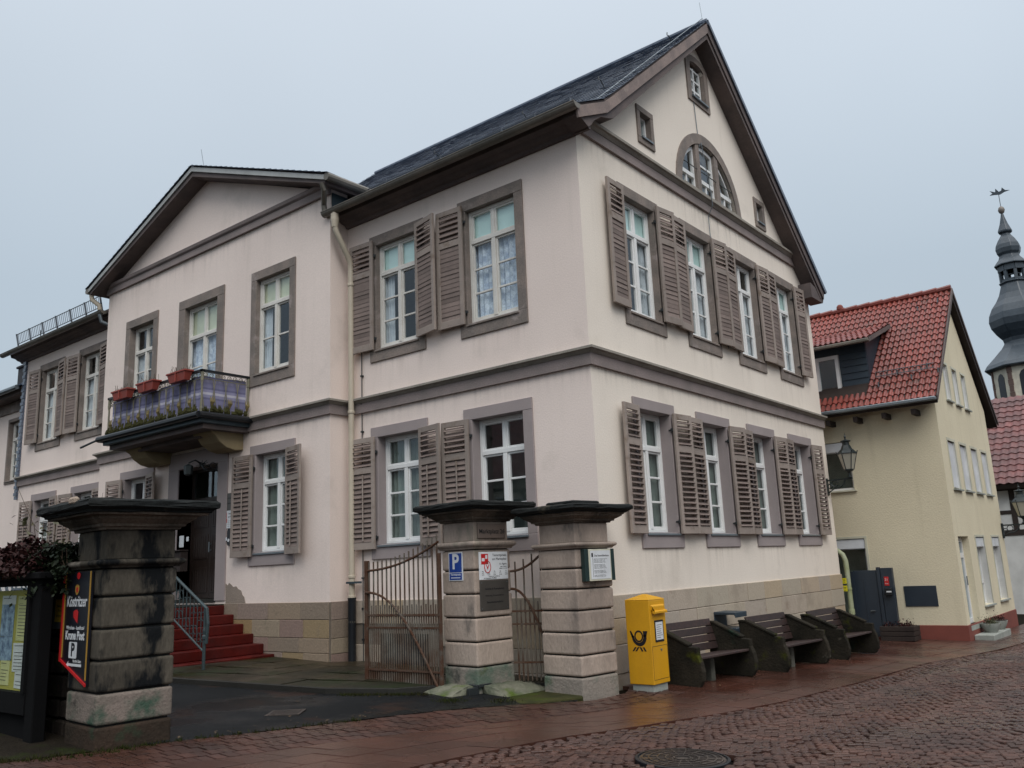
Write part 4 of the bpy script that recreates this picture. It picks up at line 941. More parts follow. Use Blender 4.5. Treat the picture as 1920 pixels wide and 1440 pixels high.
# --- balcony
bal = E('balcony', house); BX0, BX1, BY = -11.12, -7.62, -1.44
b = MB(); b.box(BX0 - .08, BX1 + .08, BY - .06, RD + .01, 4.02, 4.17); O('slab', b.mesh('slab', .01), 'bluezinc', bal)
b = MB(); b.box(BX0, BX1, BY + .05, RD, 3.93, 4.02); b.box(BX0 + .6, BX1 - .6, BY + .35, RD, 3.85, 3.93); O('soffit_beam', b, 'soffit', bal)
b = MB(); pth = [(BX0 - .14, RD - .02), (BX0 - .14, BY - .13), (BX1 + .14, BY - .13), (BX1 + .14, RD - .02)]
for p, q in zip(pth, pth[1:]): b.tube([(p[0], p[1], 4.15), (q[0], q[1], 4.15)], .062, 10)
b.tube([(BX0 - .14, BY - .13, 4.15), (BX0 - .75, BY - .20, 4.05)], .022, 8); O('gutter', b, 'castiron', bal)
for x in (-11.0, -8.42):
    b = MB(); pr = [(RD, 3.62), (RD - .18, 3.60), (RD - .36, 3.64), (RD - .52, 3.74), (RD - .62, 3.86), (RD - .70, 3.90), (RD - .74, 4.02), (RD, 4.02)]
    b.prism(pr, x, x + .62, YZ); O('bracket', b.mesh('bracket', .01), 'ochre', bal)
runs = [((BX0, RD - .03), (BX0, BY)), ((BX0, BY), (BX1, BY)), ((BX1, BY), (BX1, RD - .03))]
b = MB()
for p, q in runs:
    a = Vector((p[0], p[1], 0)); c = Vector((q[0], q[1], 0)); d = (c - a).normalized(); 
    T = Matrix.Translation(a) @ Matrix.Rotation(math.atan2(d.y, d.x), 4, 'Z'); b.box(-.03, (c - a).length + .03, -.03, .03, 4.985, 5.03, T)
O('handrail', b, 'castiron', bal)
b = MB()
for p, q in runs: b.tube([(p[0], p[1], 4.86), (q[0], q[1], 4.86)], .009, 5); b.tube([(p[0], p[1], 4.22), (q[0], q[1], 4.22)], .012, 5)
O('rail', b, 'ivory', bal)
for x, y in ((BX0, BY), (BX1, BY), (BX0, RD - .05), (BX1, RD - .05)):
    b = MB(); b.lathe([(.028, 4.17), (.028, 4.3), (.02, 4.32), (.02, 4.8), (.03, 4.82), (.03, 5.0)], 8, (x, y)); O('post', b, 'ivory', bal)
def balu():
    q = MB(); q.tube([(0, 0, 0), (0, 0, .64)], .0085, 5); return q.mesh('baluster')
bm_ = balu(); ring = MB(); orn = MB(); fl = MB()
def leafy(m, c, d, h, w):
    n_ = Vector((d.y, -d.x, 0)); 
    for sgn in (-1, 0, 1):
        tip = c + Vector((0, 0, h)) + d * (sgn * w * .9) + n_ * .02; mid = c + Vector((0, 0, h * .5)) + d * (sgn * w * .75) + n_ * .035
        m.tube([c, mid, tip], [.012, .022 if sgn == 0 else .014, .004], 5)
for p, q in runs:
    a = Vector((p[0], p[1], 0)); c = Vector((q[0], q[1], 0)); d = (c - a).normalized(); ln = (c - a).length; n = max(4, int(ln / .125)); n_ = Vector((d.y, -d.x, 0))
    for i in range(n):
        s = (i + .5) / n * ln; s2 = s; an = (8 if i % 2 else -8)
        O('baluster', bm_, 'ivory', bal, Matrix.Translation(a + d * s + Vector((0, 0, 4.22))) @ Matrix.Rotation(math.atan2(d.y, d.x), 4, 'Z') @ RY(an))
        cc = a + d * s + Vector((0, 0, 4.925)); rr = .05
        ring.tube([cc + d * (rr * math.cos(t * .7) * (1 - t * .07)) + Vector((0, 0, rr * math.sin(t * .7) * (1 - t * .07))) for t in range(12)], .007, 4)
        for k in range(3):
            s3 = s + random.uniform(-.06, .06); c3 = a + d * s3 + Vector((0, 0, 4.20)) + n_ * .02; leafy(orn, c3, d, random.uniform(.09, .2), .03)
        if i % 3 == 1: leafy(fl, a + d * s + Vector((0, 0, 4.33)) + n_ * .025, d, .2, .045)
stuff(O('scroll_frieze', ring, 'ivory', bal)); stuff(O('leaf_frieze', orn, 'mossbal', bal)); stuff(O('fleuron_row', fl, 'goldleaf', bal))
cl = MB(); pts = resample([(BX0 + .25, RD - .1), (BX0 + .05, BY + .05), (BX1 - .05, BY + .05), (BX1 - .05, RD - .08)], 160)
for j in range(5):
    for i, (x, y) in enumerate(pts): 
        wv = .018 * math.sin(i * .55) + .012 * math.sin(i * 1.7); cl.v.append((x + wv * .3, y + wv, 4.2 + j * .182 + (.012 * math.sin(i * .21) if j == 4 else 0)))
n = len(pts); cl.f = [(j * n + i, j * n + i + 1, (j + 1) * n + i + 1, (j + 1) * n + i) for j in range(4) for i in range(n - 1)]
tag(O('privacy_cloth', cl.mesh('privacy_cloth', 0, True), 'lilac'), 'lilac striped privacy cloth tied behind the balcony railing', 'cloth')
fbl = ['left red flower box on the balcony rail, nearest the bay corner', 'middle red flower box of the three on the balcony rail', 'right red flower box on the balcony rail, in front of the balcony door']
for i, x in enumerate((-10.31, -9.32, -8.18)):
    f = thing('flower_box', fbl[i], 'flower box', (x, BY - .13, 4.86), 0, 'red flower boxes hung on the balcony rail')
    b = MB(); v = []
    for z, wx, wy in ((0, .26, .055), (.16, .315, .08), (.16, .335, .095), (.19, .335, .095)): v += [(-wx, -wy, z), (wx, -wy, z), (wx, wy, z), (-wx, wy, z)]
    b.add(v, [(k * 4 + j, k * 4 + (j + 1) % 4, k * 4 + 4 + (j + 1) % 4, k * 4 + 4 + j) for k in range(3) for j in range(4)] + [(3, 2, 1, 0)]); b.box(-.01, .01, -.10, -.075, .0, .17)
    O('box', b.mesh('box', .004), 'terracotta', f)
    b = MB(); b.box(-.305, .305, -.075, .075, .155, .172); O('soil', b, 'soil', f)
    b = MB()
    for k in range(16):
        xx, yy = random.uniform(-.33, .33), random.uniform(-.06, .06); b.tube([(xx, yy, .18), (xx + random.uniform(-.03, .03), yy, .24), (xx + random.uniform(-.06, .06), yy, .18 + random.uniform(.06, .16))], .004, 4)
    stuff(O('dry_stems', b, 'twig', f))
    b = MB(); b.tube([(-.2, .1, .2), (-.2, .13, .19), (-.2, .13, .0)], .006, 4); b.tube([(.2, .1, .2), (.2, .13, .19), (.2, .13, .0)], .006, 4); O('hook', b, 'iron', f)

# rain stains: thin washes of dirt on the plaster below sills and bands
def stain_mat():
    m = bpy.data.materials.new('rain_stain'); m.use_nodes = True; n = m.node_tree.nodes; l = m.node_tree.links.new; b = n['Principled BSDF']
    b.inputs['Base Color'].default_value = (0.20, 0.155, 0.11, 1); b.inputs['Roughness'].default_value = .95; b.inputs['Specular IOR Level'].default_value = .1
    g = n.new('ShaderNodeNewGeometry'); mp = n.new('ShaderNodeMapping'); mp.inputs['Scale'].default_value = (7, 7, .35); l(g.outputs['Position'], mp.inputs['Vector'])
    t = n.new('ShaderNodeTexNoise'); t.inputs['Scale'].default_value = 1.6; t.inputs['Detail'].default_value = 6; l(mp.outputs[0], t.inputs['Vector'])
    r = n.new('ShaderNodeMapRange'); r.inputs['From Min'].default_value = .47; r.inputs['From Max'].default_value = .72; l(t.outputs['Fac'], r.inputs['Value'])
    u = n.new('ShaderNodeUVMap'); sp = n.new('ShaderNodeSeparateXYZ'); l(u.outputs[0], sp.inputs[0])
    a = n.new('ShaderNodeMath'); a.operation = 'POWER'; a.inputs[1].default_value = 1.6; l(sp.outputs['Y'], a.inputs[0])
    e = n.new('ShaderNodeMath'); e.operation = 'MULTIPLY'; l(a.outputs[0], e.inputs[0]); l(r.outputs[0], e.inputs[1])
    k = n.new('ShaderNodeMath'); k.operation = 'MULTIPLY'; k.inputs[1].default_value = .17; l(e.outputs[0], k.inputs[0]); l(k.outputs[0], b.inputs['Alpha']); return m
M['rain_stain'] = stain_mat()
def rain_stain(F, u0, u1, z, h):
    me = bpy.data.meshes.new('rain_stain'); me.from_pydata([(u0, -.0035, z - h), (u1, -.0035, z - h), (u1, -.0035, z), (u0, -.0035, z)], [], [(0, 1, 2, 3)])
    uv = me.uv_layers.new(name='UVMap')
    for i, c in enumerate(((0, 0), (1, 0), (1, 1), (0, 1))): uv.data[i].uv = c
    O('rain_stain', me, 'rain_stain', house, F)
for y in GC: rain_stain(FG, y - .58, y + .58, 1.37, .55); rain_stain(FG, y - .58, y + .58, 4.77, .5)
for u in (-3.91, -1.745): rain_stain(FL, u - .6, u + .6, 1.41, .6); rain_stain(FL, u - .6, u + .6, 4.81, .52)
rain_stain(FR, -7.5, -6.2, 1.41, .64); rain_stain(FR, -7.55, -6.3, 4.81, .5); rain_stain(FR, XL, XR, 3.95, .5); rain_stain(FL, XR, 0, 3.95, .4); rain_stain(FG, 0, GW, 3.95, .4); rain_stain(FG, 0.1, 8.6, 7.58, .5); rain_stain(FR, XL, XR, 8.08, .7); rain_stain(FG, 3.3, 5.8, 7.575, .7); rain_stain(FL, XW, XL, 3.95, .4)
# ------------------------------------------------------------------ steps and railing in front of the door
stp = thing('staircase', 'dark red painted stone steps running along the house wall up to the door', 'stairs')
SY0, SY1 = -2.35, RD - .03
b = MB(); b.box(-10.5, -8.27, SY0, SY1, -.45, .74); O('landing_block', b, 'darkwall', stp)
for i in range(7):
    x1 = -8.25 + i * .315; zt = .72 - i * .168 if i < 6 else -.265
    x0 = -10.5 if i == 0 else -8.27 + (i - 1) * .315
    b = MB(); b.box(x0, x1 + .0, SY0 - (.04 if i == 0 else 0) - (.15 if i == 6 else 0), SY1, (zt - .168 if i < 6 else -.36), zt)
    me = b.mesh('step', .012); O('step', me, 'redstep', stp)
rl = thing('stair_railing', 'blue grey iron railing with scrollwork beside the red steps', 'railing')
A0, A1 = Vector((-5.98, SY0 + .10, .78)), Vector((-8.35, SY0 + .10, 2.05))
b = MB(); b.tube([A0 + Vector((.06, 0, -.55)), A0 + Vector((.09, 0, -.25)), A0 + Vector((.05, 0, -.02)), A0, A0.lerp(A1, .5), A1, A1 + Vector((-1.6, 0, 0))], .024, 8); O('handrail', b, 'railblue', rl)
lo = Vector((0, 0, -.78)); b = MB(); b.tube([A0 + lo + Vector((0, 0, .10)), A1 + lo + Vector((0, 0, .1)), A1 + lo + Vector((-1.6, 0, .1))], .016, 6); O('lower_rail', b, 'railblue', rl)
for t, hh in ((0, 1.02), (1, 1.1)):
    p = A0.lerp(A1, t); b = MB(); b.lathe([(.026, p.z - hh), (.026, p.z - .5), (.036, p.z - .48), (.036, p.z - .44), (.022, p.z - .42), (.03, p.z - .36), (.022, p.z - .30), (.022, p.z)], 8, (p.x, p.y)); O('newel', b, 'railblue', rl)
for i in range(1, 22):
    t = i / 22; p = A0.lerp(A1, t); b = MB(); b.tube([p + Vector((0, 0, -.68)), p], .008, 5); O('baluster', b, 'railblue', rl)
    if i % 2:
        b = MB()
        for s in (-1, 1):
            for c0 in (-.52, -.20): b.tube([p + Vector((s * (.05 + .045 * math.cos(k * .75)), 0, c0 + .07 * math.sin(k * .75))) for k in range(8)], .006, 4)
        O('scroll', b, 'railblue', rl)

# ------------------------------------------------------------------ gate pillars
def pillar(label, fx, fy, w, th, zb, joints, zt0, zt1, zf, zc, m, capm, ce, seed):
    """front corner fx,fy; the pillar extends -w along its own x and +w along its own y"""
    random.seed(seed)
    p = thing('gate_pillar', label, 'pillar', (fx, fy, 0), th, None)
    zs = joints
    for i in range(len(zs) - 1):
        b = MB(); j = random.uniform(-.006, .006); h0, h1 = zs[i + 1] + .006, zs[i] - .006
        b.box(-w + j, 0 + j * .5, 0 - j, w + j, h0 + .002, h1 - .002)
        bm = bmesh.new(); me0 = b.mesh('stone', .026, seg=3); n_ = len(zs) - 2 - i; O('stone', me0, ({'pillar': {0: 'pillar_moss'}, 'pillar_dark': {0: 'pillar_dark_foot', 1: 'pillar_dark_low'}}[m]).get(n_, m), p)
    b = MB(); b.box(-w + .03, -.03, .03, w - .03, zs[-1], zt1 + .02); O('core', b, 'cap_black', p)
    def ringp(prof):
        c = MB(); sq = [(-w, 0), (0, 0), (0, w), (-w, w)]; v = []
        for o, z in prof: v += [(-w - o, -o, z), (o, -o, z), (o, w + o, z), (-w - o, w + o, z)]
        k = len(prof); f = [(i * 4 + q, i * 4 + (q + 1) % 4, i * 4 + 4 + (q + 1) % 4, i * 4 + 4 + q) for i in range(k - 1) for q in range(4)] + [(3, 2, 1, 0), tuple(range(4 * k - 4, 4 * k))]
        c.add(v, f); return c
    hh = zt1 - zt0
    O('torus_moulding', ringp([(-.01, zt0), (.02, zt0), (.025, zt0 + hh * .2), (.05, zt0 + hh * .35), (.065, zt0 + hh * .55), (.065, zt0 + hh * .8), (.04, zt0 + hh), (-.02, zt0 + hh)]).mesh('torus_moulding', .006), m, p)
    O('frieze', ringp([(-.02, zt1), (-.02, zf), (-.05, zf)]).mesh('frieze', .008), m, p)
    H = zc - zf
    P1 = [(-.02, 0), (.012, 0), (.018, .09), (.05, .10), (.055, .19), (.075, .22), (.115, .33), (.125, .34), (.13, .42), (ce - .085, .45), (ce - .08, .53), (-.03, .53)]
    P2 = [(-.03, .525), (ce - .06, .525), (ce - .05, .60), (ce - .015, .66), (ce, .70), (ce, .86), (ce - .025, .93), (.05, .98), (-.1, 1.0)]
    def rough(b, nm, m_, j_):
        me = b.mesh(nm, .006, seg=2); bm = bmesh.new(); bm.from_mesh(me); bmesh.ops.subdivide_edges(bm, edges=[e for e in bm.edges if e.calc_length() > .25], cuts=6, use_grid_fill=True)
        for v in bm.verts: v.co += Vector((random.uniform(-j_, j_), random.uniform(-j_, j_), random.uniform(-j_, j_)))
        bm.to_mesh(me); bm.free(); O(nm, me, m_, p)
    rough(ringp([(o, zf + H * z) for o, z in P1]), 'cap_moulding', 'cap', .003)
    rough(ringp([(o, zf + H * z) for o, z in P2]), 'capital', 'cap_black', .007)
    random.seed(seed + 5); return p
pm = pillar('middle stone gate pillar carrying the blue parking sign, with bollard stones at its foot', -1.056, -1.43, .66, -6.8, gz(-1.05, -1.4), [1.437, 1.164, .86, .559, .255, -.052, -.45], 1.437, 1.541, 1.80, 2.07, 'pillar', 'cap', .27, 11)
pr_ = pillar('right stone gate pillar at the house corner with a soot black capital', .21, -.93, .68, -8, gz(.2, -.9), [1.378, 1.134, .88, .615, .346, .074, -.183, -.50], 1.378, 1.457, 1.704, 1.95, 'pillar', 'cap_black', .235, 23)
b = MB(); b.box(-.60, -.08, .1, .62, 1.95, 2.0); me = b.mesh('cap_slab', .03, seg=2); O('cap_slab', me, 'cap_black', pr_)
pl = pillar('left dark weathered stone gate pillar carrying the black brewery sign', -1.612, -6.032, .715, -4, gz(-1.5, -6), [1.33, 1.067, .774, .489, .203, -.083, -.40], 1.33, 1.41, 1.69, 1.98, 'pillar_dark', 'cap_black', .29, 37)
b = MB(); b.box(-.17, -.03, -.30, -.24, 1.92, 1.995); me = b.mesh('broken_edge', .02); O('broken_edge', me, mat('broken_stone', (.40, .31, .24), .9, fine=.3, bump=.8), pl)
# sloping mossy guard stones round the foot of the middle pillar
gs = E('guard_stone_pair', pm)
def guard(T):
    b = MB(); N = 7; prof = [(-.03, .0), (.0, .075), (.07, .10), (.17, .085), (.32, .04), (.44, -.01), (.50, -.09)]
    v = []; n = 9
    for i in range(n):
        t = i / (n - 1); x = -.02 + t * .80; k = 1 - .55 * max(0, t - .55) / .45
        for o, z in prof: v.append((x, -o * (1 if t < .9 else .8), z * (k if z > 0 else 1) - .36))
    f = [(i * N + j, (i + 1) * N + j, (i + 1) * N + j + 1, i * N + j + 1) for i in range(n - 1) for j in range(N - 1)] + [tuple(range(N)), tuple(range(n * N - 1, (n - 1) * N - 1, -1))]
    b.add(v, f, T); me = b.mesh('guard_stone', .0, False); bm = bmesh.new(); bm.from_mesh(me); bmesh.ops.subdivide_edges(bm, edges=bm.edges[:], cuts=2, use_grid_fill=True)
    for v in bm.verts: k = .005; v.co += Vector((math.sin(v.co.y * 37 + v.co.z * 21), math.sin(v.co.x * 31 + v.co.z * 27), math.sin(v.co.x * 23 + v.co.y * 29))) * k + Vector((random.gauss(0, .002), random.gauss(0, .002), random.gauss(0, .002)))
    bm.to_mesh(me); bm.free(); me.polygons.foreach_set('use_smooth', [True] * len(me.polygons)); return me
O('guard_stone', guard(TR(-.07, .0, 0) @ Matrix.Diagonal((-1, 1, 1, 1))), 'moss', gs)
O('guard_stone', guard(TR(0.0, .09, 0) @ RZ(90)), 'moss', gs)
b = MB(); b.box(-.035, .02, -.17, .0, -.42, -.285); b.box(-.16, .02, -.04, -.005, -.29, -.255); b.box(.005, .04, -.02, .2, -.29, -.255); O('iron_strap', b.mesh('iron_strap', .004), 'iron', pm)
# threshold slab of the small gate
ts = thing('threshold_stone', 'moss grown threshold stone under the small gate between two pillars', 'threshold', (0, 0, gz(-.3, -1.1)))
b = MB(); pg = [(-.98, -.70), (-.92, -1.25), (-.15, -1.72), (.02, -1.60), (.26, -1.02), (.2, -.93), (-.44, -.82), (-.50, -.5)]; b.add([(x, y, -.1) for x, y in pg] + [(x, y, .012) for x, y in pg], [tuple(range(7, -1, -1)), tuple(range(8, 16))] + [(i, (i + 1) % 8, (i + 1) % 8 + 8, i + 8) for i in range(8)]); me = b.mesh('slab', .02, seg=2); O('slab', me, mat('moss_threshold', (.05, .046, .016), .9, (.024, .026, .009), 2.5, .25, 40, .5, 25, spec=.15, stain=((.045, .06, .008), 2, .5, .65)), ts)

# ------------------------------------------------------------------ iron gates
def gate(label, cat, a, c, zb, zl, nbar, hb, ha, post_h, r2, r3, m1='rust', post=True):
    """a = free end, c = hinge end (plan); arch heights hb at the free end and ha at the hinge end"""
    L_ = math.hypot(c[0] - a[0], c[1] - a[1]); an = math.degrees(math.atan2(c[1] - a[1], c[0] - a[0]))
    g = thing(cat, label, 'gate', (a[0], a[1], 0), an)
    arch = lambda t: hb + (ha - hb) * (t ** 2.0)
    swoop = lambda t: r3 + (zl - .22 - r3) * (1 - math.cos(min(1, t * 1.02) * math.pi * .5)) ** 1.15
    if post:
        b = MB(); b.box(-.03, .03, -.03, .03, zb, post_h); O('stile', b.mesh('stile', .004), 'rust', g)
        b = MB(); b.box(L_ - .02, L_ + .02, -.02, .02, zb, ha - .15); O('stile', b.mesh('stile', .004), 'rust', g)
    for z in (zl, r2, r2 + .165):
        b = MB(); b.box(0, L_, -.016, .016, z - .012, z + .012); O('rail', b, 'rust', g)
    b = MB(); b.tube([(L_ * i / 20, -.012, arch(i / 20)) for i in range(21)] , .016, 6); O('arched_rail', b, 'rust', g)
    b = MB(); b.tube([(L_ * i / 24, -.03, swoop(i / 24)) for i in range(25)], .017, 6); O('curved_brace', b, 'rust', g)
    if post:
        b = MB(); b.box(.03, L_ - .02, .018, .022, zb + .02, zl); O('bar_backing', b, 'rust', g)  # added sheet, stands in for the dark moss seen behind the bars
    for i in range(nbar):
        t = (i + .55) / nbar; x = L_ * t; b = MB(); top = arch(t) + .12; b.tube([(x, 0, zb + .02), (x, 0, top)], .0115, 6); O('bar', b, 'rustbar', g)
        x2 = L_ * (i + .05) / nbar
        if i: b = MB(); b.tube([(x2, 0, zb + .02), (x2, 0, r2 + .30 + random.uniform(-.01, .01))], [.011, .011], 6); O('short_bar', b, 'rustbar', g)
        if i:
            b = MB(); b.lathe([(.016, r2 + .145), (.02, r2 + .155), (.016, r2 + .185)], 6, (x, 0)); O('collar', b, 'rust', g)
    return g
gate('rusty iron driveway gate leaf swung open in front of the house', 'driveway_gate', (-2.99, -1.56), (-1.60, -1.52), -.30, -.12, 16, 1.22, 1.56, 1.36, .44, .92)
gate('small dark rusty iron gate standing between middle and right pillars', 'pedestrian_gate', (-.965, -.80), (-.43, -.56), -.30, -.05, 5, 1.13, 1.52, 1.2, .44, .90, post=False)

# ------------------------------------------------------------------ signs
def plate(name, label, cat, parent_T, w, h, d, m, bev=.004):
    s = E(name, None, parent_T); tag(s, label, cat)
    b = MB(); b.box(-w / 2, w / 2, -d, 0, -h / 2, h / 2); O('plate', b.mesh('plate', bev), m, s); return s
def face(p, side):                                   # matrix of a pillar face: x to the right, -y outwards
    B = p.matrix_basis.copy()
    return B if side == 'L' else B @ RZ(90)
def rectm(s, x0, x1, z0, z1, y, m, name='panel'):
    b = MB(); b.box(x0, x1, y - .001, y, z0, z1); return O(name, b, m, s)
FmR, FmL = face(pm, 'R'), face(pm, 'L')
s = plate('address_plate', 'brown plate with the address Marktplatz 26 at the top of the middle pillar', 'sign', FmR @ TR(.33, .016, 1.672), .50, .195, .02, 'brownplate')
text('Marktplatz 26', .083, s, TR(0, -.0215, -.01), 'ink', bold=.001)
s = plate('practice_sign', 'white vet practice sign with a red logo on the middle pillar', 'sign', FmR @ TR(.335, .0, 1.215), .52, .36, .012, 'signwhite')
Y = -.0135
rectm(s, -.225, -.10, .02, .155, Y, 'signred'); rectm(s, -.215, -.165, .06, .10, Y - .001, 'signwhite'); rectm(s, -.15, -.115, .09, .14, Y - .001, 'signwhite')
b = MB(); b.tube([(-.115 + .055 * math.cos(t * .314), Y - .001, -.015 + .075 * math.sin(t * .314)) for t in range(20)], .006, 4, True); O('logo_ring', b, 'signred', s)
b = MB(); b.prism([(-.115 + .05 * math.cos(t * .314), -.015 + .07 * math.sin(t * .314)) for t in range(20)], Y - .001, Y); O('logo_disc', b, 'signwhite', s)
text('V', .085, s, TR(-.115, Y - .003, -.02), 'signred', bold=.002)
text('Tierarztpraxis', .045, s, TR(.235, Y, .135), 'ink', ax='RIGHT'); text('am Marktplatz', .045, s, TR(.235, Y, .085), 'ink', ax='RIGHT')
text('A. Algera', .035, s, TR(.235, Y, .02), 'ink', ax='RIGHT'); text('prakt. Tierarzt', .02, s, TR(.235, Y, -.015), 'ink', ax='RIGHT'); text('036965 / 5 15 50', .02, s, TR(.235, Y, -.04), 'ink', ax='RIGHT')
for k, dn in enumerate(('Mo', 'Di', 'Mi', 'Do', 'Fr')):
    text(dn, .022, s, TR(-.20 + k * .105, Y, -.075), 'ink'); text('9-11', .019, s, TR(-.20 + k * .105, Y, -.098), 'ink'); text('16-18', .019, s, TR(-.20 + k * .105, Y, -.117), 'ink')
text('Termine nach Vereinbarung', .018, s, TR(0, Y, -.137), 'ink'); text('in dringenden Notfällen', .024, s, TR(-.07, Y, -.160), 'ink')
s = plate('grey_office_plate', 'grey metal office plate under the white vet sign on the pillar', 'sign', FmR @ TR(.335, .0, .832), .52, .385, .012, 'greyplate')
text('Notariat & Finanzplanung', .034, s, TR(0, -.013, .085), 'ink', bold=.0006); text('Marketing  Kommunikation', .030, s, TR(0, -.013, .0), 'ink'); text('Steuerberatungsbüro', .034, s, TR(0, -.013, -.085), 'ink', bold=.0006)
for x in (-.23, .23):
    for z in (-.165, .165): b = MB(); b.tube([(x, -.012, z), (x, -.017, z)], .006, 6); O('screw', b, 'zinc', s)
s = plate('parking_sign', 'blue and white parking sign with a big P on the middle pillar', 'sign', FmL @ TR(-.365, -.0, 1.222), .29, .375, .010, 'signwhite')
rectm(s, -.125, .125, -.075, .172, -.0115, 'signblue'); rectm(s, -.125, .125, -.172, -.085, -.0115, 'signblue')
text('P', .27, s, TR(0, -.0125, .055), 'signwhite', bold=.008); text('Tierarztpraxis', .036, s, TR(0, -.0125, -.105), 'signwhite', bold=.0008); rectm(s, -.095, .095, -.152, -.140, -.0125, 'signwhite')
# info board on the right pillar
FrR = face(pr_, 'R')
s = E('info_board', None, FrR @ TR(.37, -.005, 1.165)); tag(s, 'framed white history notice with dark green sides on the right pillar', 'notice')
b = MB()
for a in (-1, 1): b.box(a * .25 - .035 if a > 0 else -.285, .285 if a > 0 else -.215, -.07, 0, -.20, .20)
b.box(-.215, .215, -.03, 0, -.20, .20); O('frame', b.mesh('frame', .004), 'greenframe', s)
b = MB(); b.box(-.213, .213, -.072, -.031, -.198, .198); O('panel', b.mesh('panel', .003), 'ivoryboard', s)
rectm(s, -.185, .195, -.175, .18, -.0735, 'signwhite', 'sheet'); rectm(s, -.165, -.135, .10, .15, -.075, 'ink', 'crest'); text('Das Fastmühlenhaus', .034, s, TR(.03, -.0745, .115), 'ink', bold=.0006)
rectm(s, -.145, -.141, -.15, .09, -.0745, 'ink', 'rule')
for k in range(16): 
    if k not in (4, 9, 13): text('stattliches Haus am Marktplatz der alten Stadt'[: 46 - (k * 7) % 9], .0135, s, TR(-.125, -.0745, .075 - k * .0145), 'ink', ax='LEFT')
# brewery sign on the left pillar
FlL = face(pl, 'L')
s = E('brewery_sign', None, FlL @ TR(-.51, -.012, 0)); tag(s, 'tall black hotel and brewery sign with pointed red lower edge on the left pillar', 'sign')
def poly(s, pts, y0, y1, m, name='panel'):
    b = MB(); b.prism(pts, y0, y1); return O(name, b, m, s)
W2 = .325
poly(s, [(-W2, 1.31), (-W2, .475), (W2, .265), (W2, 1.31)], -.022, 0, 'signblack', 'board')
poly(s, [(-W2, 1.311), (-W2 - .004, .47), (-W2 + .03, .462), (-W2 + .03, 1.311)], -.036, -.0215, 'signred', 'red_edge')
poly(s, [(-W2 + .03, .466), (W2, .264), (W2, .288), (-W2 + .03, .488)], -.0355, -.0216, 'signred', 'red_edge')
poly(s, [(-W2 + .034, .51), (-W2 + .046, .504), (-W2 + .046, 1.311), (-W2 + .034, 1.311)], -.030, -.0217, 'signgold', 'gold_line')
poly(s, [(W2 - .022, .325), (W2 - .008, .318), (W2 - .008, 1.311), (W2 - .022, 1.311)], -.030, -.0217, 'signgold', 'gold_line')
Y = -.0245
poly(s, [(.02 + .04 * math.cos(t * .5236) , 1.275 + .034 * math.sin(t * .5236)) for t in range(12)], Y - .001, Y, 'signred', 'seal')
poly(s, [(-.03, 1.19), (-.045, 1.17), (-.045, 1.13), (-.015, 1.095), (.015, 1.095), (.05, 1.13), (.05, 1.17), (.03, 1.19), (.015, 1.175), (0, 1.195), (-.015, 1.175)], Y - .001, Y, 'signgold', 'crest')
poly(s, [(-.02, 1.165), (-.018, 1.125), (.003, 1.11), (.024, 1.125), (.026, 1.165)], Y - .002, Y, 'signred', 'crest_shield')
text('Köstritzer', .145, s, TR(.005, Y, 1.03), 'signwhite', sx=.80, bold=.0025, shear=.08)
poly(s, [(-.055, .935), (-.05, .885), (0, .855), (.05, .828), (.06, .935), (.03, .955), (-.03, .95)], Y - .001, Y, 'signred', 'tile_logo')
text('Wirtshaus - Landhotel', .050, s, TR(.005, Y, .785), 'signwhite', sx=.95); text('Krone Post', .112, s, TR(.005, Y, .712), 'signwhite', sx=.88, bold=.0035)
poly(s, [(-.105, .505), (.065, .505), (.075, .515), (.075, .645), (.065, .655), (-.105, .655), (-.115, .645), (-.115, .515)], Y - .001, Y, 'signwhite', 'parking_panel'); text('P', .165, s, TR(-.02, Y - .0015, .578), 'signblack', bold=.006)
text('Nur für Gäste', .040, s, TR(.09, Y, .480), 'signwhite', sx=.85)
poly(s, [(-.16, .445), (-.11, .475), (-.11, .457), (.20, .457), (.20, .433), (-.11, .433), (-.11, .415)], Y - .001, Y, 'signwhite', 'arrow')
# rubble wall to the left, small yellow sign, creeper, notice board
bw = thing('boundary_wall', 'dark mossy rubble boundary wall left of the left pillar', 'wall', (0, 0, 0)); b = MB(); b.box(-7.5, -2.30, -5.78, -5.40, -.75, 1.16); O('core', b, 'darkwall', bw)
z = -.5
while z < 1.2:
    h = random.uniform(.14, .24); x = -2.28
    while x > -4.0:
        w = random.uniform(.2, .42); b = MB(); b.box(-w + .012, -.008, -.06 - random.uniform(0, .025), .3, .008, h - .008); O('stone', b.mesh('stone', .018), 'darkwall', bw, TR(x, -5.78, z)); x -= w
    z += h
s = plate('yellow_notice_sign', 'small yellow notice sign on a blue grey plate on the dark wall', 'sign', TR(-2.70, -5.90, .93), .36, .34, .015, 'bluegreyplate')
rectm(s, -.13, .145, -.10, .125, -.0165, 'signyellow'); text('Privatparkplatz', .036, s, TR(.008, -.0175, .055), 'ink', sx=.95); text('Benutzer', .036, s, TR(.008, -.0175, .01), 'ink'); text('auf eigene Gefahr', .036, s, TR(.008, -.0175, -.04), 'ink', sx=.85)
nb = thing('notice_board', 'black timber notice board with green baize and pinned papers', 'notice board', (-2.50, -6.16, 0))
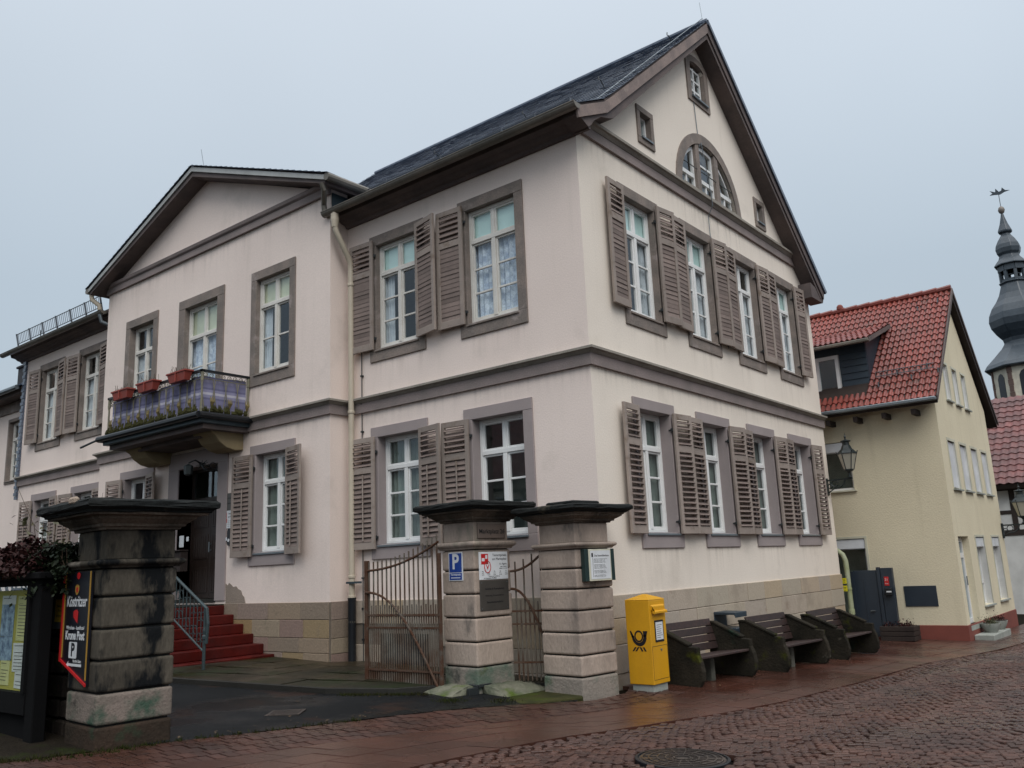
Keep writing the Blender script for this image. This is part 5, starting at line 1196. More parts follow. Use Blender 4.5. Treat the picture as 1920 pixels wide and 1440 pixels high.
# local x to the left is negative; the frame stands on two posts
b = MB(); b.box(-.18, .0, -.05, .08, -.45, 1.30); O('post', b.mesh('post', .01), 'board', nb)
b = MB(); b.box(-2.2, -2.0, -.10, .10, -.5, 1.32); O('post', b.mesh('post', .01), 'board', nb)
b = MB(); b.box(-2.3, .06, -.10, .16, 1.26, 1.33); O('canopy', b.mesh('canopy', .01), 'board', nb)
b = MB(); b.box(-2.0, -.18, -.06, .10, -.02, .18); b.box(-2.0, -.18, -.06, .10, 1.20, 1.26); b.box(-2.0, -.18, .0, .10, -.5, -.02); b.box(-.25, -.18, -.075, -.0, .18, 1.20); O('frame', b, 'board', nb)
b = MB(); b.box(-2.0, -.26, .02, .06, .18, 1.16); O('backboard', b, 'baize', nb)
for x0, x1, z0, z1, m in ((-.66, -.335, .66, 1.10, 'papery'), (-.70, -.34, .36, .64, 'paperw'), (-.62, -.345, .20, .36, 'paperw'), (-1.05, -.74, .70, 1.02, 'paperb'), (-1.08, -.74, .46, .70, 'paperb'), (-.98, -.76, .22, .46, 'papery'), (-1.05, -.72, 1.02, 1.11, 'paperw')):
    sh = E('notice_sheet', nb, TR((x0 + x1) / 2, .018, (z0 + z1) / 2) @ RY(random.uniform(-2, 2))); w, h = x1 - x0, z1 - z0
    b = MB(); b.box(-w / 2, w / 2, -.004, 0, -h / 2, h / 2); O('sheet', b, m, sh)
    if m != 'paperb':
        for k in range(int(h / .035)):
            if k != 1: rectm(sh, -w * .4, w * random.uniform(.1, .4), h / 2 - .03 - k * .033, h / 2 - .024 - k * .033, -.0045, 'greyplate', 'print_line')
b = MB(); b.quad((-2.0, -.05, .18), (-.25, -.05, .18), (-.25, -.05, 1.2), (-2.0, -.05, 1.2)); O('pane', b, 'glass', nb)
def leaves(n, fn, sz, m=None):
    m = m or MB()
    for _ in range(n):
        p = Vector(fn()); a = random.uniform(0, 6.28); t = random.uniform(-1.1, 1.1); s_ = sz * random.uniform(.6, 1.3)
        T = Matrix.Translation(p) @ Matrix.Rotation(a, 4, 'Z') @ Matrix.Rotation(t, 4, 'X') @ Matrix.Rotation(random.uniform(-.8, .8), 4, 'Y')
        m.add([(0, -s_, 0), (s_ * .55, -s_ * .1, s_ * .12), (0, s_, -.1 * s_), (-s_ * .55, -s_ * .1, s_ * .12), (0, 0, 0)], [(0, 1, 4), (1, 2, 4), (2, 3, 4), (3, 0, 4)], T)
    return m
def hump(x0, x1):
    def f():
        x = random.uniform(x0, x1); t = (x - x0) / (x1 - x0); h = .20 + .10 * math.sin(x * 5.1) * .6 + .07 * math.sin(x * 13)
        y = -6.02 + random.gauss(0, .20); return (x, y, 1.27 + random.uniform(0, 1) ** .6 * (h + .10) * (1.15 - min(1, abs(y + 6.0) / .5) * .8))
    return f
cr_ = thing('creeper', 'red brown creeper spilling over the wall and notice board', 'creeper', (0, 0, 0))
stuff(O('leaves', leaves(9500, hump(-5.2, -2.62), .036), 'leafred', cr_))
def iv():
    x = random.gauss(-2.64, .15); return (x, -5.98 + random.gauss(0, .12), random.uniform(1.14, 1.62) - abs(x + 2.5) * .3)
stuff(O('leaves', leaves(1900, iv, .034), 'leafgreen', cr_))
def iv2():
    t = random.random(); return (-2.46 + t * .25 + random.gauss(0, .05), -6.12 + random.gauss(0, .03), 1.315 + random.gauss(0, .035))
stuff(O('leaves', leaves(200, iv2, .024), 'leafgreen', cr_))
b = MB()
for k in range(26):
    x = random.uniform(-4.8, -2.3); b.tube([(x, -5.9, .9), (x + random.uniform(-.1, .1), -6.0, 1.3), (x + random.uniform(-.3, .3), -6.05, 1.55)], [.012, .008, .003], 5)
O('stems', b, 'twig', cr_)
sb_ = thing('rose_bush', 'thin leafy shrub growing behind the creeper at the left edge', 'shrub', (-4.65, -5.0, -.3)); b = MB(); tips = []
for k in range(16):
    p = Vector((random.uniform(-.2, .2), random.uniform(-.2, .2), 0)); d = Vector((random.uniform(-.3, .3), random.uniform(-.3, .3), 1)); pts = [p.copy()]
    for j in range(6): p = p + d * random.uniform(.28, .5); d += Vector((random.uniform(-.25, .25), random.uniform(-.25, .25), random.uniform(-.1, .1))); pts.append(p.copy())
    b.tube(pts, [.012, .011, .009, .007, .005, .004, .002], 5); tips += pts[3:]
O('branches', b, 'twig', sb_)
stuff(O('leaves', leaves(420, lambda: [c + random.gauss(0, .07) for c in random.choice([t for t in tips if t.z < 2.35])], .04), 'leafolive', sb_))

# ------------------------------------------------------------------ things on the wall by the door
s = plate('grey_door_plaque', 'grey green metal plaque on the wall right of the entrance door', 'sign', TR(-8.19, RD - .002, 2.66), .42, .33, .012, 'greyplate')
text('Rechtsanwalt', .05, s, TR(0, -.013, .07), 'ink'); text('Notariat', .05, s, TR(0, -.013, -.03), 'ink')
s = plate('white_door_sign', 'white vet practice sign with red logo beside the entrance door', 'sign', TR(-8.19, RD - .002, 2.32), .42, .34, .012, 'signwhite')
rectm(s, -.18, -.08, .03, .13, -.0135, 'signred'); rectm(s, -.13, -.07, -.06, .02, -.0135, 'signred'); text('Tierarztpraxis', .05, s, TR(.19, -.0135, .11), 'ink', ax='RIGHT', sx=.8); text('am Marktplatz', .05, s, TR(.19, -.0135, .05), 'ink', ax='RIGHT', sx=.8)
for k in range(4): text('9-11  16-18', .03, s, TR(.02, -.0135, -.03 - k * .035), 'ink')
ic = thing('intercom', 'black oval intercom with doorbell on the wall by the door', 'intercom', (-8.14, RD, 1.98)); b = MB(); b.prism([(-.07, -.12), (-.05, -.16), (.05, -.16), (.07, -.12), (.07, .12), (.05, .16), (-.05, .16), (-.07, .12)], -.05, 0); O('case', b.mesh('case', .01), 'castiron', ic)
b = MB(); b.tube([(0, -.05, -.06), (0, -.06, -.06)], .03, 10); b.box(-.13, -.09, -.03, 0, -.06, 0); O('button', b, 'signwhite', ic)
mbx = thing('letterbox', 'dark letterbox with white name card hung in the doorway', 'letterbox', (-9.85, RD - .0, 1.62)); b = MB(); b.box(-.30, .28, -.20, -.03, -.24, .16); b.box(-.32, .30, -.24, -.03, .16, .19); O('case', b.mesh('case', .01), 'timber', mbx); b = MB(); b.box(-.06, .10, -.035, -.03, .25, .48); O('card', b, 'signwhite', mbx); b = MB(); b.box(.20, .28, -.035, -.03, .36, .45); O('label_plate', b, 'signwhite', mbx)
ab = thing('a_frame_board', 'white and blue folding advertising board standing on the landing', 'sign board', (-9.15, -1.35, .72), 20); b = MB(); b.prism([(-.02, 0), (.02, 0), (.16, 0), (0, .72), (-.16, 0), (-.02, 0)][2:5] + [(-.12, 0), (0, .6), (.12, 0)], -.25, .25, Matrix(((0, 1, 0, 0), (1, 0, 0, 0), (0, 0, 1, 0), (0, 0, 0, 1)))); O('board', b, 'signwhite', ab)
b = MB(); b.add([(-.2, -.149, .08), (.2, -.149, .08), (.2, -.065, .45), (-.2, -.065, .45)], [(0, 1, 2, 3)]); O('print', b, 'paperb', ab)
def lantern_small():
    t = thing('door_lantern', 'black wrought iron lantern arm over the entrance door', 'lantern', (-8.66, RD, 3.42))
    b = MB(); b.tube([(.0, 0, -.12), (0, -.25, -.02), (0, -.5, .06), (-.02, -.62, .0)], .014, 6); b.tube([(0, -.1 - .09 * math.cos(k * .6), -.05 + .09 * math.sin(k * .6)) for k in range(10)], .01, 5)
    for k in range(14): a = random.uniform(0, 6.28); b.tube([(0, -.35, -.02), (.14 * math.cos(a), -.35 + .12 * math.sin(a), random.uniform(-.16, .1))], [.018, .004], 5)
    O('arm', b, 'iron', t); b = MB(); b.lathe([(.02, -.02), (.09, -.06), (.075, -.22), (.03, -.25)], 6, (-.02, -.62)); O('lamp_shade', b, 'lamp', t)
lantern_small()

# ------------------------------------------------------------------ post box
mb = thing('post_box', 'yellow post box with a black post horn beside the right pillar', 'post box', (.52, .145, gz(.52, .15)))
b = MB(); b.box(-.155, .155, -.18, .18, -.07, .085); O('plinth', b.mesh('plinth', .004), 'concrete', mb)
b = MB(); v = []
for z, k in ((.085, 0), (1.09, 0), (1.135, .0)): v += [(-.18, -.205, z), (.18, -.205, z), (.18, .205, z), (-.18, .205, z)]
b.box(-.18, .18, -.205, .205, .085, 1.125); O('body', b.mesh('body', .008, seg=2), 'yellow', mb)
b = MB(); b.add([(-.181, -.206, 1.126), (.181, -.206, 1.126), (.181, .206, 1.126), (-.181, .206, 1.126), (-.181, -.206, 1.135), (.181, -.206, 1.135), (.181, .206, 1.135), (-.181, .206, 1.135), (-.02, -.02, 1.20), (.02, -.02, 1.20), (.02, .02, 1.20), (-.02, .02, 1.20)], [(3, 2, 1, 0), (0, 1, 5, 4), (1, 2, 6, 5), (2, 3, 7, 6), (3, 0, 4, 7), (4, 5, 9, 8), (5, 6, 10, 9), (6, 7, 11, 10), (7, 4, 8, 11), (8, 9, 10, 11)]); O('lid', b.mesh('lid', .004), 'yellow', mb)
b = MB(); b.prism([(.16, 1.01), (.235, .985), (.235, .955), (.205, .965), (.205, 1.05), (.16, 1.08)], -.16, .16); O('slot_flap', b.mesh('slot_flap', .004), 'yellow', mb)
b = MB(); b.box(.180, .186, -.10, .12, .60, .87); O('card_frame', b, 'signblack', mb); b = MB(); b.box(.186, .188, -.08, .10, .625, .845); O('card', b, 'signwhite', mb)
for k in range(7): b = MB(); b.box(.188, .1885, -.06, .06 + random.uniform(-.04, .03), .65 + k * .026, .656 + k * .026); O('print_line', b, 'greyplate', mb)
b = MB(); b.box(.1795, .1812, -.19, .19, .548, .553); b.box(.1795, .1812, -.19, .19, .14, .145); b.box(.1795, .1812, -.192, -.188, .145, .548); b.box(.1795, .1812, .188, .192, .145, .548); O('door_seam', b, 'signblack', mb)
b = MB(); b.tube([(.18, .03, .50), (.19, .03, .50)], .014, 10); O('lock', b, 'zinc', mb)
hz = .68; b = MB()
def ringflat(cx, cz, r0, r1, a0, a1, n=20):
    P = []; 
    for i in range(n + 1): a = a0 + (a1 - a0) * i / n; P.append((a, ))
    for i in range(n):
        aa, ab_ = a0 + (a1 - a0) * i / n, a0 + (a1 - a0) * (i + 1) / n
        b.prism([(cx + r0(aa) * math.cos(aa), cz + r0(aa) * math.sin(aa)), (cx + r1(aa) * math.cos(aa), cz + r1(aa) * math.sin(aa)), (cx + r1(ab_) * math.cos(ab_), cz + r1(ab_) * math.sin(ab_)), (cx + r0(ab_) * math.cos(ab_), cz + r0(ab_) * math.sin(ab_))], -.2072, -.2055)
ringflat(0.0, hz, lambda a: .044, lambda a: .062, 0, 2 * math.pi, 28)
ringflat(0.0, hz, lambda a: .066, lambda a: .098 + .012 * max(0, math.cos(a + .3)), math.pi * .98, math.pi * 2.05, 20)
b.prism([(-.105, hz + .055), (-.125, hz + .055), (-.10, hz - .01), (-.064, hz - .01)], -.2072, -.2055)
b.prism([(.066, hz - .005), (.108, hz + .0), (.125, hz + .055), (.062, hz + .055)], -.2072, -.2055)
for x in (-.085, -.045): b.prism([(x - .018, hz - .155), (x + .006, hz - .155), (x + .045, hz - .112), (x + .02, hz - .112)], -.2072, -.2055)
for x in (.035, .08): b.prism([(x + .018, hz - .155), (x - .006, hz - .155), (x - .045 + .01, hz - .112), (x - .02 + .01, hz - .112)], -.2072, -.2055)
b.v = [(x * 1.05, y, hz + (z - hz) * 1.2) for x, y, z in b.v]; O('post_horn', b, 'signblack', mb)

# ------------------------------------------------------------------ benches
M['support'] = mat('bench_support', (0.13, 0.125, 0.105), .9, (0.07, 0.07, 0.058), 4, .2, spec=.15)  # darker mottled grey for the middle supports
def bench():
    t = E('bench'); L_ = 1.42
    prof = [(.03, 0), (-.03, .10), (-.045, .22), (-.02, .36), (.02, .46), (.02, .565), (.15, .575), (.62, .80), (.74, .80), (.66, .0)]   # y back, z up
    for x in (0, L_ - .09):
        b = MB(); b.prism(prof, x, x + .09, YZ); O('side_panel', b.mesh('side_panel', .012, seg=2), 'mossconcrete', t)
        b = MB(); b.prism([(.15, .578), (.62, .802), (.74, .802), (.74, .835), (.60, .835), (.14, .612)], x - .012, x + .10, YZ); O('arm_cap', b.mesh('arm_cap', .008), 'mossconcrete', t)
    b = MB(); b.prism([(.24, 0), (.24, .33), (.28, .36), (.50, .34), (.50, 0)], L_ * .45, L_ * .45 + .10, YZ); O('middle_support', b.mesh('middle_support', .01), 'support', t)
    for k in range(4): 
        b = MB(); b.box(.09, L_ - .09, -.055, .055, -.018, .018); O('seat_slat', b.mesh('seat_slat', .006), 'benchwood', t, TR(0, .09 + k * .122, .40 - k * .012) @ RX(-3))
    for k in range(4):
        b = MB(); b.box(.09, L_ - .09, -.016, .016, -.055, .055); O('back_slat', b.mesh('back_slat', .006), 'benchwood', t, TR(0, .565 + k * .030, .47 + k * .118) @ RX(-14))
    return t
b0 = bench(); BG = 'benches along the gable wall'
bl = ['nearest mossy concrete bench with wooden slats, right beside the yellow post box', 'second concrete bench with wooden slats, in the middle of the row of three', 'farthest concrete bench with wooden slats, at the end beside the grey gate']
for i, (x, y, a) in enumerate(((.97, .66, 83.5), (1.28, 2.79, 84.5), (1.44, 4.97, 87))):
    t = b0 if i == 0 else copy_tree(b0); tag(t, bl[i], 'bench', BG)
    t.matrix_basis = TR(x, y, gz(x, y + .7)) @ RZ(a) @ Matrix.Diagonal((1, 1, .90, 1))     # local x down the street, local y towards the wall
bn = thing('litter_bin', 'blue grey hooded litter bin on the wall behind the benches', 'litter bin', (.02, 3.1, 0))
b = MB(); b.prism([(.02, -.42), (.36, -.42), (.38, .10), (.02, .10)], 0, .42); O('body', b.mesh('body', .012), 'steelblue', bn)
b = MB(); b.prism([(.0, -.45), (.02, -.45), (.02, .30), (.36, .30), (.38, .25), (.38, .335), (.0, .345)], -.01, .43); O('hood', b.mesh('hood', .006), 'steelblue', bn)
# a few wet leaves and scraps blown against the kerb
b = MB()
for k in range(150):
    a = random.choice([(-.9, -3.4, .25), (-1.3, -4.9, .3), (.3, -1.9, .5), (1.5, 1.5, .6), (1.2, -3.2, .7), (2.8, .5, 1.2), (-2.0, -2.6, .5)]); x = a[0] + random.gauss(0, a[2]); y = a[1] + random.gauss(0, a[2] * 1.4)
    s_ = random.uniform(.012, .03); an = random.uniform(0, 6.28); T = Matrix.Translation((x, y, gz(x, y) + .012)) @ Matrix.Rotation(an, 4, 'Z') @ Matrix.Rotation(random.uniform(-.25, .25), 4, 'X')
    b.add([(0, -s_, 0), (s_ * .5, 0, .004), (0, s_, .002), (-s_ * .5, 0, .004)], [(0, 1, 2, 3)], T)
stuff(tag(O('fallen_leaves', b, mat('wet_fallen_leaf', (0.10, 0.06, 0.025), .5, (.05, .03, .015), 9, .3)), 'small wet brown leaves scattered over the paving', 'leaves'))
# ------------------------------------------------------------------ yellow house down the street
yh = thing('yellow_house', 'yellow plastered house with red tiled roof and a dark clad dormer', 'house')
YX, YY, YE = 2.16, 10.33, 15.75
FY = TR(0, YY, 0); FYG = TR(YX, 0, 0) @ FG
AY, AZ = 13.15, 7.55
def simple_window(parent, F, u, zb, w, h, dp=.14, fm='white', bars=0, sill='zinc', sur=.0, pm='glass', box=False):
    A = E('window', parent, F @ TR(u, 0, zb)); b = MB(); f = .055 if w != .56 else .085
    b.box(-w / 2, -w / 2 + f, dp, dp + .06, 0, h); b.box(w / 2 - f, w / 2, dp, dp + .06, 0, h); b.box(-w / 2 + f, w / 2 - f, dp, dp + .06, 0, f); b.box(-w / 2 + f, w / 2 - f, dp, dp + .06, h - f, h)
    for k in range(bars): z = h * (k + 1) / (bars + 1); b.box(-w / 2 + f, w / 2 - f, dp + .002, dp + .058, z - .03, z + .03)
    O('frame', b, fm, A); b = MB(); b.box(-w / 2 + .02, w / 2 - .02, dp + .03, dp + .034, .02, h - .02); O('pane', b, pm, A)
    if sill: b = MB(); b.box(-w / 2 - .06, w / 2 + .06, -.06, dp, -.035, -.003); O('sill', b, sill, A)
    if sur:
        b = MB(); b.box(-w / 2 - sur, -w / 2, -.012, .02, -.003, h + sur); b.box(w / 2, w / 2 + sur, -.012, .02, -.003, h + sur); b.box(-w / 2, w / 2, -.012, .02, h, h + sur); O('surround', b, 'ivoryboard', A)
    b = MB()
    for sg in (-1, 1): b.box(sg * w / 2 - .006, sg * w / 2 + .006, .004, dp, .0, h)
    O('lining', b, 'whitewall', A)
    if box: b = MB(); b.box(-w / 2 + .01, w / 2 - .01, .01, dp + .05, h - .24, h - .01); O('shutter_box', b.mesh('shutter_box', .02), 'signwhite', A)
    return A
Rw = lambda u, z, w, h: [(u - w / 2, z), (u + w / 2, z), (u + w / 2, z + h), (u - w / 2, z + h)]
mid = [(11.28, 2.48, .66, 1.08), (12.42, 2.48, .66, 1.08), (13.58, 2.48, .66, 1.08), (14.74, 2.48, .66, 1.08)]
att = [(11.78, 4.55, .46, .88), (12.68, 4.55, .46, .88), (13.62, 4.55, .46, .88)]
low = [(11.12, -.42, 1.0, 1.86), (12.75, -.10, .92, 1.53), (14.55, -.08, .92, 1.51)]
wall('gable_wall', yh, FYG, [(YY, -1.2), (YE, -1.2), (YE, 4.75), (AY, 7.25), (YY, 4.55)], [Rw(*q) for q in mid + att + low], 'yplaster', .35)
wall('long_wall', yh, FY, [(-7, -1.2), (YX, -1.2), (YX, 4.55), (-7, 4.55)], [Rw(-.28, 2.60, 1.0, 1.12), Rw(-.35, -.6, 1.30, 2.10)], 'yplaster', .3)
b = MB(); b.quad((YX, YE, -1.2), (-7, YE, -1.2), (-7, YE, 4.7), (YX, YE, 4.7)); b.quad((-7, YY, -1.2), (-7, YE, -1.2), (-7, YE, 5), (-7, YY, 5)); O('rear_wall', b, 'yplaster', yh)
b = MB(); b.box(-6.8, YX - .5, YY + .5, YE - .2, 2.2, 2.25); b.box(-6.8, YX - .3, YY + .3, YE - .2, 4.35, 4.4); b.box(YX - .62, YX - .58, YY + .4, YE - .2, -1, 4.3); b.box(YX - .62, YX - .58, YY + 1.3, YE - 1.3, 4.3, 5.5); b.box(-6.8, YX - .7, YY + .6, YY + .64, -1, 4.3); O('room_backing', b, 'greyblind', yh)  # unseen backing and slabs added to keep the windows dark
for i, q in enumerate(mid):
    A = simple_window(yh, FYG, q[0], q[1], q[2], q[3], .13, 'white', 0, 'concrete', .06); b = MB(); b.box(-.329, .329, .035, .05, .04, q[3] - .02); O('roller_shutter', b, 'signwhite', A)
for q in att: simple_window(yh, FYG, q[0], q[1], q[2], q[3], .05, 'white', 0, 'concrete', .05)
for q in low[1:]:
    A = simple_window(yh, FYG, q[0], q[1], q[2], q[3], .13, 'white', 0, 'concrete', .05, box=True); b = MB(); b.box(-.40, .40, .125, .19, .46, .53); O('transom', b, 'white', A)
A = E('shop_door', yh, FYG @ TR(low[0][0], 0, low[0][1])); b = MB()
for a in ((-.50, -.43, 0, 1.84), (.43, .50, 0, 1.84), (-.43, .43, 0, .10), (-.43, .43, 1.74, 1.84), (-.43, .43, 1.40, 1.50)): b.box(a[0], a[1], .14, .20, a[2], a[3])
O('frame', b, 'white', A); b = MB(); b.box(-.45, .45, .165, .17, .05, 1.80); O('pane', b, 'glass', A)
b = MB(); b.box(-.55, .55, -.02, .3, -.10, 0); O('threshold', b, 'concrete', A); b = MB(); b.tube([(.37, .12, .8), (.37, .12, 1.0)], .012, 6); O('handle', b, 'zinc', A)
simple_window(yh, FY, -.28, 2.60, 1.0, 1.12, .10, 'white', 0, 'ivoryboard', .0, box=True)
A = simple_window(yh, FY, -.35, -.6, 1.30, 2.10, .10, 'signwhite', 0, None, .05, box=True)
b = MB(); b.sweep([(-7, YY), (YX, YY), (YX, YE)], [(0, -1.2), (.018, -1.2), (.018, -.40), (0, -.39)]); O('plinth', b, 'redplinth', yh)
b = MB(); b.box(1.0, 1.66, YY - .02, YY + .01, -.0, .43); O('vent_panel', b.mesh('vent_panel', .004), 'anthracite', yh)
# roof
yr = E('roof', yh); EY, EZ = 9.86, 4.40; SLP = (AZ - EZ) / (AY - EY); NX = .15
b = MB(); b.prism([(EY, EZ), (AY, AZ), (16.45, 4.52), (16.40, 4.36), (AY, AZ - .26), (EY + .06, EZ - .14)], -7, YX + NX, YZ); O('roof_boards', b, 'timber', yr)
b = MB(); b.prism([(EY + .02, EZ + .02), (AY, AZ + .03), (16.5, 4.52), (16.5, 4.42), (AY, AZ - .10), (EY + .02, EZ - .08)], YX + NX + .001, YX + NX + .03, YZ); O('verge_board', b, 'soffit', yr)
b = MB(); b.box(-7, YX + NX, EY - .10, EY + .02, EZ - .09, EZ - .005); O('gutter', b.mesh('gutter', .02), 'zinc', yr)
for k in range(7): b = MB(); b.box(1.75 - k * .62, 1.84 - k * .62, EY + .04, YY, EZ - .32, EZ - .20); O('rafter_end', b, 'timber', yr)
LEN = math.hypot(AY - EY, AZ - EZ); ROWS = 18; RS = LEN / ROWS; TW = .125; ang = math.degrees(math.atan(SLP))
def tile_mesh(w, l, th=.014):
    m = MB(); n = 6
    for y, dz in ((-.02, .035), (l + .03, .004)):
        for i in range(n + 1):
            t = i / n; z = .022 * math.sin(t * 2 * math.pi + .6) + dz; m.v.append((-w / 2 + w * t * 1.03, y, z))
    for i in range(n + 1): t = i / n; m.v.append((-w / 2 + w * t * 1.03, -.02, .022 * math.sin(t * 2 * math.pi + .6) + .035 - th * 1.6))
    m.f = [(i, i + 1, n + 2 + i, n + 1 + i) for i in range(n)] + [(2 * n + 2 + i, 2 * n + 3 + i, i + 1, i) for i in range(n)]; return m
tmb = tile_mesh(TW, RS); tm = tmb.mesh('roof_tile', 0, False); TL = []
DX_, DY0, DZ0, DZ1 = .80, 10.55, 4.84, 6.12           # dormer: right edge, front plane, foot and eaves height
for r in range(ROWS):
    for c in range(54):
        x = YX + NX - TW / 2 - c * TW; y = EY + r * RS * math.cos(R(ang)); z = EZ + r * RS * math.sin(R(ang))
        if x < DX_ and z > DZ0 - .12 and z < 6.20 + 0 * x: continue
        TL.append((x, y, z, c))
TL.sort(key=lambda q: q[3]); rest = MB(); TMX = RX(ang)
for i, (x, y, z, c) in enumerate(TL):
    T = TR(x, y, z) @ TMX
    if i < 285: O('roof_tile', tm, 'rtile', yr, T @ TR(0, random.uniform(-.006, .006), random.uniform(-.002, .002)))
    else: rest.add(tmb.v, tmb.f, T)
stuff(O('roof_tile_field', rest, 'rtile', yr))
b = MB()
for k in range(30): x = YX + NX - k * .33; b.tube([(x - .34, AY, AZ + .03), (x, AY, AZ + .045)], [.075, .085], 8)
O('ridge_tiles', b, 'rtile', yr)
b = MB(); b.lathe([(.10, 0), (.12, .12), (.15, .2), (.14, .32), (.08, .40), (0.01, .42)], 12, (0, 0)); O('roof_cowl', b, 'redplinth', yr, TR(-.45, AY, AZ - .02) @ Matrix.Scale(.6, 4))
def sguard(x0, x1, s):
    y = EY + s * math.cos(R(ang)); z = EZ + s * math.sin(R(ang)); b = MB()
    for dz in (.10, .20): b.tube([(x0, y, z + dz), (x1, y, z + dz)], .010, 5)
    n = int((x1 - x0) / .09)
    for i in range(n): x = x0 + (x1 - x0) * i / n; b.tube([(x, y, z + .08), (x, y, z + .21)], .006, 4)
    g = O('snow_guard', b, 'zinc', yr)
sguard(.95, YX + NX - .1, .95)
for x, s in ((1.05, .62), (1.42, 1.0), (1.75, .72), (2.05, 1.08), (2.3, .82), (1.6, 3.75), (2.05, 3.95)):
    b = MB(); y = EY + s * math.cos(R(ang)); z = EZ + s * math.sin(R(ang)); b.tube([(x, y, z + .04), (x, y - .02, z + .14), (x, y + .10, z + .14)], .016, 5); O('snow_hook', b, 'zinc', yr)
# dormer
dm = E('dormer', yh); zr = EZ + (DY0 - EY) * SLP
b = MB(); b.box(-4, DX_, DY0, DY0 + .06, zr - .25, 6.10); O('cladding_board', b, 'blueslate', dm)
for k in range(8):
    b = MB(); z = DZ0 + .02 + k * .16; b.prism([(DY0 - .004, z), (DY0 - .028, z), (DY0 - .006, z + .165), (DY0 - .004, z + .165)], .20, DX_, YZ); O('cladding_board', b, 'blueslate', dm)
b = MB(); b.prism([(DY0 + .03, DZ0 - .1), (DY0 + .03, 6.12), (AY - 1.25, 6.42), (AY - 1.2, 6.30)], DX_ - .03, DX_ + .006, YZ); O('cheek', b, 'blueslate', dm)
b = MB(); b.box(-4, DX_ + .02, DY0 - .10, DY0, DZ0 - .10, DZ0 - .02); O('flashing', b, 'bluezinc', dm)
A = simple_window(dm.parent, TR(0, DY0, 0), -.12, DZ0 + .0, .56, .98, -.05, 'white', 0, None); 
DRP = [(DY0 - .42, 6.02), (AY - 1.02, 6.72)]
b = MB(); b.prism([DRP[0], DRP[1], (DRP[1][0], DRP[1][1] - .1), (DRP[0][0] + .02, DRP[0][1] - .10)], -4, DX_ + .22, YZ); O('dormer_roof', b, 'soffit', dm)
b = MB(); b.box(-4, DX_ + .22, DRP[0][0] - .07, DRP[0][0] + .01, DRP[0][1] - .10, DRP[0][1] - .02); O('gutter', b.mesh('gutter', .015), 'gutter', dm)
da = math.degrees(math.atan2(DRP[1][1] - DRP[0][1], DRP[1][0] - DRP[0][0])); dl = math.dist(*DRP); rr = 5; tq = tile_mesh(TW, dl / rr); tqm = tq.mesh('roof_tile'); far = MB()
for r in range(rr):
    for c in range(36):
        x = DX_ + .22 - TW / 2 - c * TW; T = TR(x, DRP[0][0] + (DRP[1][0] - DRP[0][0]) * r / rr, DRP[0][1] + (DRP[1][1] - DRP[0][1]) * r / rr) @ RX(da)
        if c < 12: O('roof_tile', tqm, 'btile' if False else 'rtile', dm, T)
        else: far.add(tq.v, tq.f, T)
stuff(O('roof_tile_field', far, 'rtile', dm))
# step slab and bowls by the shop door
ss = thing('door_step', 'low concrete step slab with plant bowls by the yellow house', 'step', (2.32, 11.45, gz(2.3, 11.4))); b = MB(); b.box(-.14, .24, -.75, 1.05, -.06, .11); O('slab', b.mesh('slab', .01), 'concrete', ss)
for i, (y, lb, mm) in enumerate(((11.55, 'left grey plant bowl with greenish heather on the step by the yellow house', 'leafolive'), (12.35, 'right grey plant bowl with reddish heather on the step by the yellow house', 'leafred'))):
    t = thing('plant_bowl', lb, 'plant pot', (2.37, y - .1, gz(2.3, 11.4) + .11), 0, 'plant bowls on the step'); b = MB(); b.lathe([(.12, 0), (.165, .08), (.20, .16), (.205, .19), (.185, .19), (.18, .15)], 20); O('bowl', b.mesh('bowl', 0, True), 'concrete', t)
    stuff(O('heather', leaves(380, lambda: (random.gauss(0, .08), random.gauss(0, .08), .17 + abs(random.gauss(0, .06))), .02), mm, t))
pt = thing('wooden_planter', 'dark wooden planter box with red plants at the corner of the yellow house', 'planter', (.98, 9.72, gz(1, 9.7))); 
for k in range(3):
    b = MB(); b.box(-.34, .34, -.24, .24, .01 + k * .1, .10 + k * .1); O('board', b.mesh('board', .004), 'timber', pt)
b = MB(); b.box(-.31, .31, -.21, .21, .26, .29); O('soil', b, 'soil', pt); stuff(O('plants', leaves(420, lambda: (random.uniform(-.28, .3), random.uniform(-.18, .18), .28 + abs(random.gauss(0, .06))), .024), 'leafred', pt))
# grey yard gate between the two houses
yg = thing('yard_gate', 'anthracite metal yard gate between the pink and the yellow house', 'gate', (0, 9.80, 0)); zb = gz(.4, 9.8)
b = MB(); b.box(.13, .62, -.02, .02, zb + .05, .80); O('gate_leaf', b.mesh('gate_leaf', .006), 'anthracite', yg); b = MB(); b.box(.34, .36, -.03, -.02, zb + .1, .62); O('batten', b, 'anthracite', yg)
b = MB(); b.box(.63, .70, -.04, .04, zb, .86); O('post', b.mesh('post', .006), 'anthracite', yg); b = MB(); b.box(.71, .95, -.02, .10, zb, .84); O('post_panel', b.mesh('post_panel', .006), 'anthracite', yg)
b = MB(); b.box(.42, .52, -.06, -.02, .0 - .06, -.045); O('handle', b, 'zinc', yg); b = MB(); b.box(.05, .14, -.03, .03, zb, .78); O('post', b, 'anthracite', yg)
s = plate('red_house_sign', 'small red sign on the grey yard gate post', 'sign', TR(.82, 9.779, .56), .095, .19, .006, 'signred'); text('21', .07, s, TR(0, -.007, .03), 'signwhite'); text('Post', .035, s, TR(0, -.007, -.05), 'signwhite')
